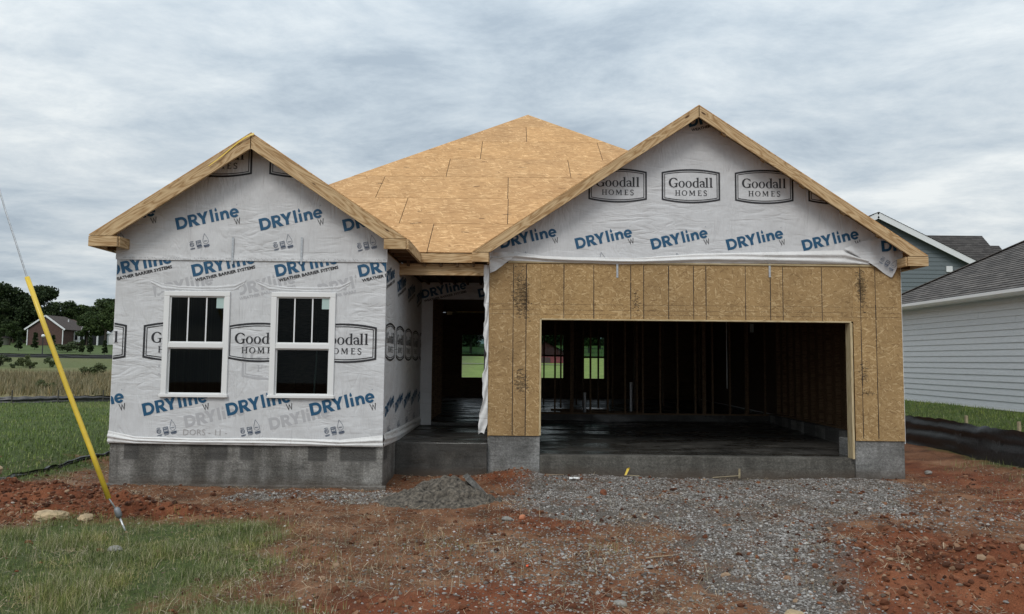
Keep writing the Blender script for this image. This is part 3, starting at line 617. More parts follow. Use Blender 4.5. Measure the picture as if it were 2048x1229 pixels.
# sheathing behind the wrap with the window openings
for (a, b) in ((LX0, WX[0][0]+.04), (WX[0][1]-.04, WX[1][0]+.04), (WX[1][1]-.04, LX1-.012)): panel('sheathing_panel', [(a, .6), (b, .6), (b, 3.2), (a, 3.2)], .012, M_OSBW, H, frame((0, LY+.012, 0), (1, 0, 0), (0, 0, 1)))
for (a, b) in WX:
    panel('sheathing_panel', [(a+.04, .6), (b-.04, .6), (b-.04, WZ0+.03), (a+.04, WZ0+.03)], .012, M_OSBW, H, frame((0, LY+.012, 0), (1, 0, 0), (0, 0, 1)))
    panel('sheathing_panel', [(a+.04, WZ1-.03), (b-.04, WZ1-.03), (b-.04, 3.2), (a+.04, 3.2)], .012, M_OSBW, H, frame((0, LY+.012, 0), (1, 0, 0), (0, 0, 1)))
GPL = [(LX0+.01, 3.2), (LX1-.01, 3.2), (LX1-.01, roofz_l(LX1)), (-3.71, roofz_l(-3.71)), (LX0+.01, roofz_l(LX0))]
panel('gable_sheathing', GPL, .012, M_OSBW, H, frame((0, LY+.012, 0), (1, 0, 0), (0, 0, 1)))
def sheet(name, outer, holes, M, parent, mat, th=.003, z=0.0):
    """flat sheet with rectangular holes, cut in vertical bands"""
    xs = sorted({outer[0], outer[2]} | {h[0] for h in holes} | {h[2] for h in holes}); v = []; f = []
    def q(x0, y0, x1, y1):
        n = len(v); v.extend([(x0, y0, z), (x1, y0, z), (x1, y1, z), (x0, y1, z)]); f.append((n, n+1, n+2, n+3))
    for a, b in zip(xs, xs[1:]):
        y = outer[1]
        for h in sorted([h for h in holes if h[0] <= a and h[2] >= b], key=lambda h: h[1]): q(a, y, b, h[1]); y = h[3]
        q(a, y, b, outer[3])
    o = mesh(name, v, f, mat, parent, M); m = o.modifiers.new('thickness', 'SOLIDIFY'); m.thickness = th; m.offset = -1; return o
holes = [(a+.04, WZ0+.03, b-.04, WZ1-.03) for a, b in WX]
wl = sheet('house_wrap', (LX0, .66, LX1, 3.23), holes, MF @ Matrix.Translation((0, 0, .004)), H, M_WRAP)
HOLES = holes
RL = [(LX0+.004, .70), (LX1-.002, .70), (LX1-.002, 3.215), (LX0+.004, 3.215)]
MFp = MF @ Matrix.Translation((0, 0, .004))
row_s(-4.58-1.195, 2.958, 1.195, 4, RL, MFp, wl, dz=.008)
row_b(-5.256-1.19, 2.035, 1.19, 4, RL, MFp, wl)
row_w(-5.197-1.185, .965, 1.185, 4, RL, MFp, wl, cap=.177, dz=.012)
for x, z in ((-5.12, 2.67), (-3.94, 2.70), (-2.76, 2.71)):
    printing('faint_print', [(xf(WORD, .165, ANG, x, z), M_GHOST), (xf(WBS, .165, ANG, x, z), M_GHOST)], [(LX0, .7), (-2.24, .7), (-2.24, 3.2), (LX0, 3.2)], MFp, wl, .0015)
for x, z in ((-4.60, .82), (-3.40, .80)): printing('faint_print', [(xf(WORD, .165, ANG, x, z), M_GHOST)], RL, MFp, wl, .0015)
printing('faint_print', [(xf(BADGE, 1, 0, -4.55, 1.78), M_GHOST), (xf(BADGE, 1, 0, -3.36, 1.78), M_GHOST)], [(-5.1, .7), (-2.24, .7), (-2.24, 3.2), (-5.1, 3.2)], MFp, wl, .0015)
printing('pencilled_note', [(text_polys('DORS - 11 -', .62, .085, -4.63, .715, -.006), M_PENC)], RL, MFp, wl, .003)
HOLES = []
# flap strips round the windows, slightly proud and paler
for a, b in WX:
    for x0, x1 in ((a-.13, a+.02), (b-.02, b+.13)):
        nz = 60; v = []; f = []
        for j in range(nz+1):
            z = 1.12+(2.78-1.12)*j/nz
            for i in range(5):
                u = i/4; x = x0+(x1-x0)*u; w = .0005+.0028*vnoise(np.array([x*9]), np.array([z*16]), 1, 3)[0]
                v.append((x, z, w if 0 < i < 4 else .001))
        for j in range(nz):
            for i in range(4): k = j*5+i; f.append((k, k+1, k+6, k+5))
        mesh('flashing_tape', v, f, M_WRAP, H, MF @ Matrix.Translation((0, 0, .0045)), smooth=True)

DR = []
# windows of the left bay
def window(a, b, lab):
    w = box('window_frame_group', a, b, LY-.02, LY, WZ1, WZ1+.001, M_WHITE, H); bpy.data.objects.remove(w)
    y0 = LY-.035; fw = .078
    e = bpy.data.objects.new('window', None); link(e, H, Matrix.Translation(((a+b)/2, LY, WZ0))); e['label'] = lab
    v = []
    P = [(a, a+fw, y0, LY+.03, WZ0+.045, WZ1-fw+.01), (b-fw, b, y0, LY+.03, WZ0+.045, WZ1-fw+.01), (a, b, y0-.002, LY+.03, WZ1-fw+.01, WZ1)]
    bv(boxes('frame', P, M_WHITE, e), .006)
    bv(boxes('sill', [(a-.015, b+.015, y0-.02, LY+.03, WZ0, WZ0+.045)], M_WHITE, e), .006)
    zm = 1.985
    bv(boxes('meeting_rail', [(a+fw, b-fw, y0+.008, LY+.028, zm-.035, zm+.035)], M_WHITE, e), .005)
    ii, jj = a+fw, b-fw
    for s, z0, z1, yy in (('upper_sash', zm+.035, WZ1-fw+.01, y0+.025), ('lower_sash', WZ0+.045, zm-.035, y0+.045)):
        bv(boxes(s, [(ii, ii+.018, yy, yy+.02, z0, z1), (jj-.018, jj, yy, yy+.02, z0, z1), (ii+.018, jj-.018, yy, yy+.02, z1-.018, z1), (ii+.018, jj-.018, yy, yy+.02, z0, z0+.018)], M_WHITE, e), .003)
        box('pane', ii+.018, jj-.018, yy+.009, yy+.013, z0+.018, z1-.018, M_GLASS, e)
    for k in (1, 2):
        x = ii+(jj-ii)*k/3; box('muntin', x-.009, x+.009, y0+.028, y0+.033, zm+.053, WZ1-fw-.008, M_WHITE, e)
    box('energy_sticker', jj-.018-.105, jj-.019, y0+.0315, y0+.0335, WZ1-fw-.16, WZ1-fw-.01, M_STICK, e)
window(WX[0][0], WX[0][1], 'left white double hung window with a green sticker in the corner')
window(WX[1][0], WX[1][1], 'right white double hung window with a green sticker in the corner')

for a, b in WX:
    cloth_args = ([(a-.22, 2.93), (a-.05, 2.87), (a+.2, 2.84), (b-.2, 2.84), (b+.05, 2.88), (b+.22, 2.95)], [(a-.20, 2.84), (a-.04, 2.76), (a+.2, 2.757), (b-.2, 2.757), (b+.04, 2.76), (b+.18, 2.86)])
    DR.append(cloth_args)
# gable flap of the left bay, laps over the wall sheet
MFg = MF @ Matrix.Translation((0, 0, .010))
GPf = [(LX0-.02, 3.235), (LX1+.01, 3.225), (LX1+.01, roofz_l(LX1)-.01), (-3.71, roofz_l(-3.71)-.01), (LX0-.02, roofz_l(LX0)-.02)]
gl = panel('house_wrap', GPf, .004, M_WRAP, H, MFg, False)
row_w(-4.841-1.2, 3.641, 1.205, 4, GPf, MFg, gl)
row_b(-3.788-.95, 4.70, 1.2, 2, GPf, MFg, gl)
def cloth(name, top, bot, nu, nv, fn, mat, parent, M):
    """grid between two polylines given in wall coordinates; fn(u,v) = distance off the wall"""
    def at(P, u):
        L = [0]
        for a, b in zip(P, P[1:]): L.append(L[-1]+math.dist(a, b))
        s = u*L[-1]
        for i in range(len(P)-1):
            if s <= L[i+1] or i == len(P)-2:
                t = (s-L[i])/max(1e-9, L[i+1]-L[i]); return (P[i][0]+(P[i+1][0]-P[i][0])*t, P[i][1]+(P[i+1][1]-P[i][1])*t)
    v = []; f = []
    for j in range(nv+1):
        for i in range(nu+1):
            u = i/nu; w = j/nv; a = at(bot, u); b = at(top, u); v.append((a[0]+(b[0]-a[0])*w, a[1]+(b[1]-a[1])*w, fn(u, w)))
    for j in range(nv):
        for i in range(nu): k = j*(nu+1)+i; f.append((k, k+1, k+nu+2, k+nu+1))
    return mesh(name, v, f, mat, parent, M, True)
def vn(x, y, s): return float(vnoise(np.array([x]), np.array([y]), 1, s)[0])
def hemf(u, w):
    env = math.sin(math.pi*min(1, max(0, w)))
    return .008+.016*env**.6+.010*env*math.sin(w*13+u*5+1.6*vn(u*7, w*2, 3))+.010*env*(vn(u*34, w*3, 9)-.5)
cloth('wrap_hem', [(LX0-.01, .77), (-5.3, .69), (-4.4, .672), (-3.4, .69), (-2.4, .672), (LX1+.0, .74)], [(LX0-.015, .602), (-5.3, .59), (-3.6, .583), (LX1+.01, .575)], 240, 14, hemf, M_WRAP2, H, MF)
for tp, bt in DR: cloth('wrap_fold', tp, bt, 120, 12, lambda u, w: .0045+.004*math.sin(math.pi*w)**.8+.0045*math.sin(math.pi*w)*math.sin(w*14+u*5+3*vn(u*6, w, 2))+.005*math.sin(math.pi*w)*math.sin(math.pi*u)*vn(u*16, w*2, 33), M_WRAP, H, MF)
# crumpled overlap line with staple row between gable flap and wall sheet
def lapf(u, w): return .012+(1-w)**1.5*.010+.012*math.sin(math.pi*min(1, w*1.0))*(vn(u*38+w*6, w*3, 4)-.25)*(1-w)
cloth('wrap_lap', [(LX0-.02, 3.32), (LX1+.012, 3.32)], [(LX0-.015, 3.205), (LX1+.012, 3.20)], 260, 8, lapf, M_WRAP, H, MF)
v = []; f = []
for i in range(230):
    x = LX0+.06+i*.0165+random.uniform(-.003, .003); z = 3.225+random.choice((-.022, 0, .018)); n = len(v)
    v += [(x, z, .027), (x+.007, z-.018, .027), (x+.0105, z-.016, .027), (x+.0035, z+.002, .027)]; f.append((n, n+1, n+2, n+3))
tag(mesh('staple_row', v, f, simple('staple_grey', (.30, .30, .30), .5), H, MF), kind='stuff')
# metal straps
for x, z0, z1 in ((-4.02, 3.15, 3.54), (-3.03, 3.16, 3.55)):
    m_ = panel('metal_strap', [(x-.014, z0), (x+.014, z0), (x+.014, z1), (x-.014, z1)], .003, M_STRAP, H, MF @ Matrix.Translation((0, 0, .028)))
for x, z0, z1 in ((1.691, 3.16, 3.40), (4.147, 3.19, 3.41)):
    panel('metal_strap', [(x-.016, z0), (x+.016, z0), (x+.016, z1), (x-.016, z1)], .003, M_STRAP, H, MG_ @ Matrix.Translation((0, 0, .012)))
# side wall of the left bay (faces the porch) and the return wall with the door opening
box('sheathing_panel', LX1-.024, LX1-.006, LY+.02, 14.7, .6, 3.36, M_OSBW, H)
ws = sheet('house_wrap', (LY, .66, 14.68, 3.34), [], MS @ Matrix.Translation((0, 0, .002)), H, M_WRAP)
RS = [(LY+.01, .62), (14.67, .62), (14.67, 3.32), (LY+.01, 3.32)]; MSp = MS @ Matrix.Translation((0, 0, .002))
row_s(10.55-.2-1.19*.0, 2.86, 1.19, 4, RS, MSp, ws)
for i in range(5): printing('printed_badge', [([[(x*.86, z) for x, z in p] for p in xf(BADGE, 1, 0, (10.96+.96*i)/.86, 2.07)], M_BLACK)], RS, MSp, ws)
row_w(10.63, .98, .93, 5, RS, MSp, ws, cap=.15)
cloth('wrap_hem', [(LY, .76), (12, .72), (14.68, .70)], [(LY-.01, .575), (12, .52), (14.68, .52)], 120, 10, hemf, M_WRAP2, H, MS)
MR = frame((0, 14.70, 0), (1, 0, 0), (0, 0, 1))
wr = sheet('house_wrap', (LX1, .52, GX0, 3.36), [(-1.585, .52, -.55, 3.02)], MR, H, M_WRAP)
RR = [(LX1, .52), (GX0, .52), (GX0, 3.36), (LX1, 3.36)]
printing('printed_wordmark', [(xf(WORD, .175, ANG, -1.80, 3.03), M_BLUE), (xf(WBS, .175, ANG, -1.80, 3.03), M_BLACK)], RR, MR, wr)
printing('printed_wordmark', [(xf(WORD, .175, ANG, -.66, 3.06), M_BLUE)], RR, MR, wr)
box('sheathing_panel', GX0, GX0+.018, GY+.02, 14.7, .6, 3.36, M_OSBW, H)

# garage front sheathing: separate panels round the opening
OX0, OX1, OZ = .462, 5.41, 2.475
P1 = [(GX0, .615), (OX0-.002, .615), (OX0-.002, 3.385), (GX0, 3.385)]
seams = [OX0, .832, 2.117, 3.12, 4.357, OX1+.07]
panel('sheathing_panel', [(GX0, .622), (.228, .622), (.228, 3.385), (GX0, 3.385)], .012, M_OSBW, H, MG_)
panel('sheathing_panel', [(.232, .622), (OX0-.012, .622), (OX0-.012, 3.385), (.232, 3.385)], .012, M_OSBW, H, MG_)
for a, b in zip(seams, seams[1:]): panel('sheathing_panel', [(a-.010 if a == OX0 else a+.002, OZ+.012), (b-.002, OZ+.012), (b-.002, 3.38), (a-.010 if a == OX0 else a+.002, 3.38)], .012, M_OSBW, H, MG_)
panel('sheathing_panel', [(OX1+.07, .592), (5.842, .592), (5.842, 3.375), (OX1+.07, 3.375)], .012, M_OSBW, H, MG_)
panel('sheathing_panel', [(5.846, .592), (GX1, .592), (GX1, 3.372), (5.846, 3.372)], .012, M_OSBW, H, MG_)
box('framing', GX0, OX0-.012, GY+.012, GY+.10, .62, 3.38, M_SHADEWOOD, H); box('framing', OX0-.01, OX1+.07, GY+.012, GY+.10, OZ+.016, 3.38, M_SHADEWOOD, H); box('framing', OX1+.07, GX1, GY+.012, GY+.10, .60, 3.38, M_SHADEWOOD, H)
# jambs
board('door_jamb', (OX0-.001, GY+.06, .63), (OX0-.001, GY+.06, OZ), .028, .155, M_CREAM, H, (0, 1, 0))
board('door_jamb', (OX0+.015, GY+.06, OZ+.003), (OX1+.03, GY+.06, OZ+.003), .155, .022, M_CREAM, H)
board('door_jamb', (OX1+.015, GY+.05, .31), (OX1+.02, GY+.05, OZ-.01), .036, .175, M_CREAM, H, (0, 1, 0))
board('top_trim', (GX0+.3, GY-.008, 3.398), (5.9, GY-.008, 3.388), .02, .026, M_CREAM, H)
# printed stud lines on the panels
v = []; f = []
def pline(x0, z0, x1, z1, w, z=.0012):
    P = stroke([(x0, z0), (x1, z1)], w)[0]; n = len(v); v.extend([(p[0], p[1], z) for p in P]); f.append((n, n+1, n+2, n+3))
for x in (.021, .228, .832, 2.117, 3.12, 4.357, 5.844, 1.314, 1.908, 2.518, 2.92, 3.755, 4.156, 4.984, 5.602):
    zlo = .63 if x in (.021, 5.602, .228, 5.844) else OZ+.02; z = zlo
    while z < 3.36: z2 = min(3.36, z+random.uniform(.2, .6)); pline(x+random.uniform(-.001, .001), z, x+random.uniform(-.001, .001), z2, random.uniform(.009, .015)); z = z2+random.uniform(-.01, .015)
for zz in (2.72, 2.63, 2.56):
    x = GX0+.02
    while x < GX1-.1: x2 = x+random.uniform(.3, .9); pline(x, zz, min(GX1-.01, x2), zz-.002, .0025, .0016); x = x2+random.uniform(.02, .1)
tag(mesh('printed_stud_lines', v, f, simple('line_ink', (.02, .012, .010), .7), H, MG_), kind='stuff')
v = []; f = []
for cx, cz, sx, sz, n_ in ((.10, 2.90, .05, .17, 360), (.20, 2.80, .03, .15, 260), (.14, 1.48, .06, .09, 190), (5.612, 3.03, .035, .15, 330), (5.62, 1.65, .03, .08, 50), (5.7, 1.35, .05, .02, 30), (1.98, 2.75, .03, .1, 50)):
    for _ in range(n_):
        x = random.gauss(cx, sx); z = round(random.gauss(cz, sz)/.022)*.022+random.uniform(-.003, .003); w = random.uniform(.006, .035)
        pline(x, z, x+w, z+random.uniform(-.002, .002), random.uniform(.004, .010), .0020)
tag(mesh('smudged_stamp', v, f, simple('stamp_ink', (.035, .03, .025), .8), H, MG_), kind='stuff')

# garage gable
def roofz_g(x): return 3.49+SP*(3.575-abs(x-2.945))-.02
panel('gable_sheathing', [(GX0+.01, 3.40), (GX1-.01, 3.40), (GX1-.01, roofz_g(GX1)), (2.945, roofz_g(2.945)), (GX0+.01, roofz_g(GX0))], .012, M_OSBW, H, MG_)
MGg = MG_ @ Matrix.Translation((0, 0, .006))
GPg = [(GX0-.005, 3.46), (GX1+.0, 3.46), (GX1+.0, roofz_g(GX1)-.01), (2.945, roofz_g(2.945)-.01), (GX0-.005, roofz_g(GX0)-.01)]
gg = panel('house_wrap', GPg, .004, M_WRAP, H, MGg, False)
row_w(1.039-1.225*1, 3.612, 1.222, 6, GPg, MGg, gg, cap=.178, dz=.002)
row_b(1.222-1.19, 4.665, 1.19, 5, GPg, MGg, gg)
printing('printed_wordmark', [(xf(WORD, .175, ANG, 2.87, 5.64), M_BLUE), (xf(WBS, .175, ANG, 2.87, 5.64), M_BLACK)], GPg, MGg, gg)
def foldf(u, w):
    env = math.sin(math.pi*w)**.7
    return .012+.035*env+.018*env*math.sin(w*11+6*u+2.2*vn(u*5, w, 21))+.012*env*(vn(u*22, w*4, 23)-.5)
cloth('wrap_hem', [(GX0-.02, 3.46), (.04, 3.565), (.5, 3.50), (1.0, 3.485), (2.0, 3.48), (2.965, 3.56), (4.2, 3.60), (5.34, 3.64), (5.70, 3.50)], [(GX0+.0, 3.40), (-.08, 3.412), (1.0, 3.385), (1.7, 3.375), (2.9, 3.40), (4.2, 3.415), (5.6, 3.41), (5.76, 3.40)], 260, 14, foldf, M_WRAP2, H, MG_)
cloth('hanging_wrap_corner', [(GX0-.02, 3.55), (.02, 3.56)], [(GX0+.01, 3.21), (GX0+.10, 3.245), (-.12, 3.37), (.03, 3.47)], 30, 14, lambda u, w: .03+.02*math.sin(u*9+w*4), M_WRAP2, H, MG_)
hc = cloth('hanging_wrap_corner', [(5.34, 3.66), (5.62, 3.78), (6.0, 3.85), (6.27, 3.80)], [(5.42, 3.60), (5.76, 3.42), (6.10, 3.195), (6.27, 3.54)], 44, 22, lambda u, w: .045+.018*math.sin(u*8+w*3)+.012*math.sin(u*19), M_WRAP, H, MG_)
printing('printed_wordmark', [(xf(WORD, .178, math.radians(4), 5.93, 3.61), M_BLUE)], [(5.4, 3.2), (6.24, 3.2), (6.24, 3.9), (5.4, 3.9)], MG_, hc, .080)
printing('printed_certification_marks', [(xf(CERT, 1.0, math.radians(-32), 5.86, 3.53), M_NAVY)], [(5.4, 3.2), (6.24, 3.2), (6.24, 3.9), (5.4, 3.9)], MG_, hc, .075)
# narrow sheet hanging at the porch side of the garage corner
v = []; f = []
for j in range(121):
    w = j/120; z = 3.34-w*2.70; xl = -.475+.06*(vn(w*9, 0, 5)-.5)+.03*(vn(w*34, 0, 8)-.5)-.05*sstep(.86, .96, w)+.05*sstep(.05, .5, w)*sstep(.75, .5, w); xr = -.372-.05*sstep(.93, 1, w)
    for i in range(9): u = i/8; v.append((xl+(xr-xl)*u, z+.03*math.sin(u*3)*w, .015+.035*(1-u)*(.5+vn(w*8, u*2, 7))+.012*math.sin(w*40+u*6)))
for j in range(120):
    for i in range(8): k = j*9+i; f.append((k, k+9, k+10, k+1))
mesh('hanging_wrap_strip', v, f, M_WRAP2, H, MG_, True)
box('side_house_wrap', GX1+.001, GX1+.006, GY-.002, 24.6, .55, 3.4, M_WRAP2, H)
# outer shell walls (right, left, rear)
box('sheathing_panel', GX1-.014, GX1, GY+.02, 24.6, .60, 3.38, M_SHADEWOOD, H)
box('sheathing_panel', LX0, LX0+.012, LY+.03, 24.6, .60, 3.38, M_OSBW, H)
box('side_house_wrap', LX0-.006, LX0-.001, LY-.002, 24.6, .58, 3.4, M_WRAP2, H)
RW = [(-1.68, -.85, 1.20, 2.69), (.75, 1.75, 1.21, 2.70), (2.33, 3.11, 1.20, 2.63), (-.80, -.35, 1.2, 2.69)]
xs = LX0+.02
MB_ = frame((0, 24.5, 0), (1, 0, 0), (0, 0, 1))
o = sheet('rear_wall', (LX0+.02, .57, GX1-.02, 3.38), [(a, z0, b, z1) for a, b, z0, z1 in RW], MB_, H, M_SHADEWOOD, .1)
for a, b, z0, z1 in RW:
    e = bpy.data.objects.new('window', None); link(e, H, Matrix.Translation(((a+b)/2, 24.5, z0)))
    zm = (z0+z1)/2+.02
    boxes('frame', [(a-.03, a+.03, 24.47, 24.6, z0, z1), (b-.03, b+.03, 24.47, 24.6, z0, z1), (a+.03, b-.03, 24.47, 24.6, z1-.04, z1+.02), (a+.03, b-.03, 24.47, 24.6, z0-.02, z0+.03), (a+.03, b-.03, 24.48, 24.59, zm-.03, zm+.03)], M_SHADEWOOD, e)
    box('pane', a+.03, b-.03, 24.53, 24.535, zm+.03, z1-.04, M_GLASSD, e)
# interior framing
def stud(x, y, z0=.6, z1=3.3, dx=.038, dy=.089): return box('stud', x-dx/2, x+dx/2, y-dy/2, y+dy/2, z0, z1, M_SHADEWOOD, H)
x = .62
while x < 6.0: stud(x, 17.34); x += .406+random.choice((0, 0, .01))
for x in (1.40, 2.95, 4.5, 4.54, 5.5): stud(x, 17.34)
box('bottom_plate', .47, 6.2, 17.30, 17.39, .57, .61, M_SHADEWOOD, H); box('top_plate', .47, 6.2, 17.30, 17.39, 3.3, 3.38, M_SHADEWOOD, H)
for k in range(14): box('stud', 6.155, 6.243, 12.05+k*.39, 12.05+k*.39+(.038 if k % 3 else .115), .64, 3.3, M_SHADEWOOD, H)
box('bottom_plate', 6.15, 6.245, 11.95, 17.3, .60, .64, M_SHADEWOOD, H)
box('bay_blocking', 6.20, 6.24, 12.1, 17.2, 1.9, 1.95, M_SHADEWOOD, H)
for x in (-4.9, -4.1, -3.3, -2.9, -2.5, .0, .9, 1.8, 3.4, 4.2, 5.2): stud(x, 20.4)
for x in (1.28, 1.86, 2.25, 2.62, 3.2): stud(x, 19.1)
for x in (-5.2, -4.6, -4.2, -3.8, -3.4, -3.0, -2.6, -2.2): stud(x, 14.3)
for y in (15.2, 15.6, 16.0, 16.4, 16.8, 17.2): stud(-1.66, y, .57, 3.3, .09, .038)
box('partition_panel', LX0+.05, -1.7, 16.0, 16.02, .57, 3.35, M_SHADEWOOD, H)
for x, y, z0, z1, r in ((1.78, 17.9, .57, 1.05, .04), (2.95, 18.2, .57, 1.3, .045), (5.05, 17.28, 1.2, 2.8, .01)): cyl('drain_pipe', (x, y, z0), (x, y, z1), r, M_WHITE if r < .02 else M_GALV, H)
box('junction_box', 5.60, 5.68, 17.25, 17.29, 2.52, 2.72, simple('pale_box', (.42, .50, .50), .5), H)
box('scrap_lumber', 1.2, 3.2, 18.0, 18.09, .571, .60, M_SHADEWOOD, H); box('scrap_lumber', 1.0, 2.4, 18.5, 18.6, .571, .61, M_SHADEWOOD, H)
cyl('pale_pole', (-3.28, 12.2, .6), (-3.24, 12.3, 2.1), .015, M_WHITE, H)
box('wood_block', -1.42, -1.30, 15.98, 15.995, 2.79, 2.86, M_CREAM, H)
# ceilings
box('ceiling_deck', .0, GX1-.02, GY+.11, 24.4, 3.39, 3.41, M_SHADEWOOD, H); box('ceiling_deck', LX0+.02, LX1-.03, LY+.05, 24.4, 3.39, 3.41, M_SHADEWOOD, H); box('ceiling_deck', LX1-.03, .0, 11.9, 24.4, 3.42, 3.44, M_SHADEWOOD, H)

# roof structure --------------------------------------------------
def gable_roof(cx, half, zE, yF, yB, wallx0, wallx1, fasL, fasR, rakeh=.178, apex_y=None):
    """two slopes; zE roof-top height at the eave edges"""
    zr = zE+SP*half; sl = math.hypot(1, SP); ln = half*sl
    for s in (-1, 1):
        M = frame((cx, yF, zr), (0, 1 if s > 0 else -1, 0), (0, 0, 1))
        # slope plane: u along Y, v down the slope
        down = Vector((s, 0, -SP)).normalized(); yv = Vector((0, 1, 0)) if s < 0 else Vector((0, -1, 0))
        # local X = along -/+Y, local Y = up the slope
        up = -down; ux = up.cross(Vector((s*SP, 0, 1)).normalized())
        Mx = frame((cx+s*half, yF if ux.y > 0 else yB, zE), ux, up)
        v0 = 0; k = 0; D = yB-yF
        while v0 < ln-.01:
            v1 = min(ln, v0+1.22); u0 = -1.22*(k % 2)
            while u0 < D:
                a, b = max(0, u0), min(D, u0+2.44)
                if b-a > .05: panel('roof_panel', [(a+.0015, v0+.001), (b-.0015, v0+.001), (b-.0015, v1-.001), (a+.0015, v1-.001)], .013, M_OSBR, H, Mx @ Matrix.Translation((0, 0, random.uniform(0, .0015))))
                u0 += 2.44
            v0 = v1; k += 1
        # rake board
        dn = Vector((s, 0, -SP)).normalized(); nrm = Vector((s*SP, 0, 1)).normalized()
        p0 = Vector((cx, yF+.021, zr)); p1 = Vector((cx+s*half, yF+.021, zE))
        off = -nrm*(.014); w = rakeh
        A = p0+off; B = p1+off; vs = []
        cut = w*sl
        # plumb-cut parallelogram, level cut at the tail
        pts2 = [(A.x, A.z), (B.x, B.z), (B.x-s*cut/SP*.999, B.z), (A.x, A.z-cut)]
        if s < 0: pts2 = pts2[::-1]
        pts2 = pts2[::-1]
        o = panel('rake_board', pts2, .038, M_WOOD, H, frame((0, yF, 0), (1, 0, 0), (0, 0, 1)))
        # rotate the mesh data so the grain runs along the slope
        ang = math.atan2(-SP*s, 1) if s > 0 else math.atan2(SP, 1)
        R = Matrix.Rotation(-ang, 4, 'Z'); o.data.transform(R); o.matrix_basis = o.matrix_basis @ Matrix.Rotation(ang, 4, 'Z'); bv(o, .002)
    return zr
gable_roof(-3.71, 2.22, 3.512, 10.18, 16.4, LX0, LX1, 0, 0)
gable_roof(2.945, 3.575, 3.515, 11.43, 18.2, GX0, GX1, 0, 0, .150)
fh = .145
def fas(p0, p1, up=(0, 0, 1)): return board('fascia_board', p0, p1, .038, fh, M_WOOD, H, up)
zf = 3.495-fh/2
# left gable returns and eave fascias
fas((-5.93, 10.199, zf), (-5.53, 10.199, zf)); fas((-5.53, 10.22, zf), (-5.53, 10.5, zf)); fas((-5.911, 10.22, zf), (-5.911, 16, zf))
fas((-1.80, 10.199, zf), (-1.492, 10.199, zf)); fas((-1.473, 10.20, zf), (-1.473, 11.60, zf))
fas((-1.485, 11.60, zf), (-.61, 11.60, zf))
# garage returns
fas((-.63, 11.449, zf), (-.375, 11.449, zf)); fas((-.62, 11.47, zf), (-.62, 11.62, zf)); fas((-.385, 11.47, zf), (-.385, 11.76, zf))
fas((6.20, 11.449, zf), (6.52, 11.449, zf)); fas((6.20, 11.47, zf), (6.20, 11.76, zf)); fas((6.50, 11.47, zf), (6.50, 18, zf))
box('porch_beam', LX1+.002, GX0-.09, 11.70, 11.79, 3.165, 3.345, M_WOOD, H)
for k in range(5): x = -1.68+k*.26; box('rafter_tail', x, x+.038, 11.62, 14.6, 3.30+.0*k, 3.42, M_SHADEWOOD, H)
for y in (10.6, 11.0, 11.4): box('rafter_tail', -1.79, -1.49, y, y+.038, 3.36, 3.44, M_SHADEWOOD, H)
for y in (10.6, 11.2): box('rafter_tail', -5.9, -5.7, y, y+.038, 3.36, 3.44, M_SHADEWOOD, H)
for k in range(8): box('rafter_tail', 6.27, 6.48, 11.9+k*.61, 11.94+k*.61, 3.36, 3.44, M_SHADEWOOD, H)
for x, z in ((-4.66, 4.60), (-5.30, 4.16), (-2.75, 4.62), (-2.1, 4.2)):
    pass
def look(x, cx, half, zE, y0, y1):
    z = zE+SP*(half-abs(x-cx))-.017-.05; board('lookout', (x, y0, z), (x, y1, z), .085, .038, M_WOOD, H, (SP if x > cx else -SP, 0, 1))
for x in (-5.42, -4.72, -3.95, -3.42, -2.72, -2.05): look(x, -3.71, 2.22, 3.512, 10.22, 10.5)
for x in (.0, .72, 1.4, 2.2, 3.42, 4.05, 4.68, 5.33, 5.90): look(x, 2.945, 3.575, 3.515, 11.47, 11.77)

# main hip roof: front slope made of sheets, side slopes behind
AX, AY, AZ = .36, 18.46, 3.515+SP*(18.46-11.585)
ye = 11.585; sl = math.hypot(1, SP); Ls = (AY-ye)*sl; k_ = 6.22
MH = frame((AX, ye, 3.515), (1, 0, 0), (0, 1, SP))
tri = [(-k_, 0), (k_, 0), (0.0, Ls)]
VAL = [(-1.47-AX, 0), (-.65-AX, 0), (-.65-AX+9, 9*sl), (-.65-AX+9, 12*sl), (-1.47-AX-9, 12*sl), (-1.47-AX-9, 9*sl)]
tri = clip(tri, VAL)
rows = [(0, 1.15, [-1.72, .72]), (1.15, 2.35, [-4.5, -2.32, -.45, 1.9]), (2.35, 3.53, [-5.3, -2.93, -.46, 2.0]), (3.53, 4.66, [-4.1, -1.71, .80]), (4.66, 5.93, [-1.07, 1.55]), (5.93, 7.12, [-.06]), (7.12, Ls, [])]
for a, b, js in rows:
    js = [-9]+js+[9]
    for u0, u1 in zip(js, js[1:]):
        P = clip([(u0+.006, a+.005), (u1-.006, a+.005), (u1-.006, b-.005), (u0+.006, b-.005)], tri)
        # leave out what the gable roofs cover at the eave
        if len(P) >= 3: panel('roof_panel', P, .013, M_OSBR, H, MH @ Matrix.Translation((0, 0, random.uniform(0, .003))))
yb = 24.7
for s in (-1, 1):
    e0 = Vector((AX+s*k_, ye, 3.50)); a0 = Vector((AX, AY, AZ-.004)); a1 = Vector((AX, yb, AZ-.004)); e1 = Vector((AX+s*k_, yb, 3.50))
    q = [e0, a0, a1, e1]; nn = Vector((0, 0, -.013))
    f = [(0, 1, 2, 3), (7, 6, 5, 4), (0, 4, 5, 1), (1, 5, 6, 2), (2, 6, 7, 3), (3, 7, 4, 0)]
    mesh('roof_slope', q+[p+nn for p in q], f, M_OSBR, H)
mesh('rear_gable', [(AX-k_, yb, 3.4), (AX+k_, yb, 3.4), (AX, yb, AZ-.05)], [(0, 1, 2)], M_OSBW, H)
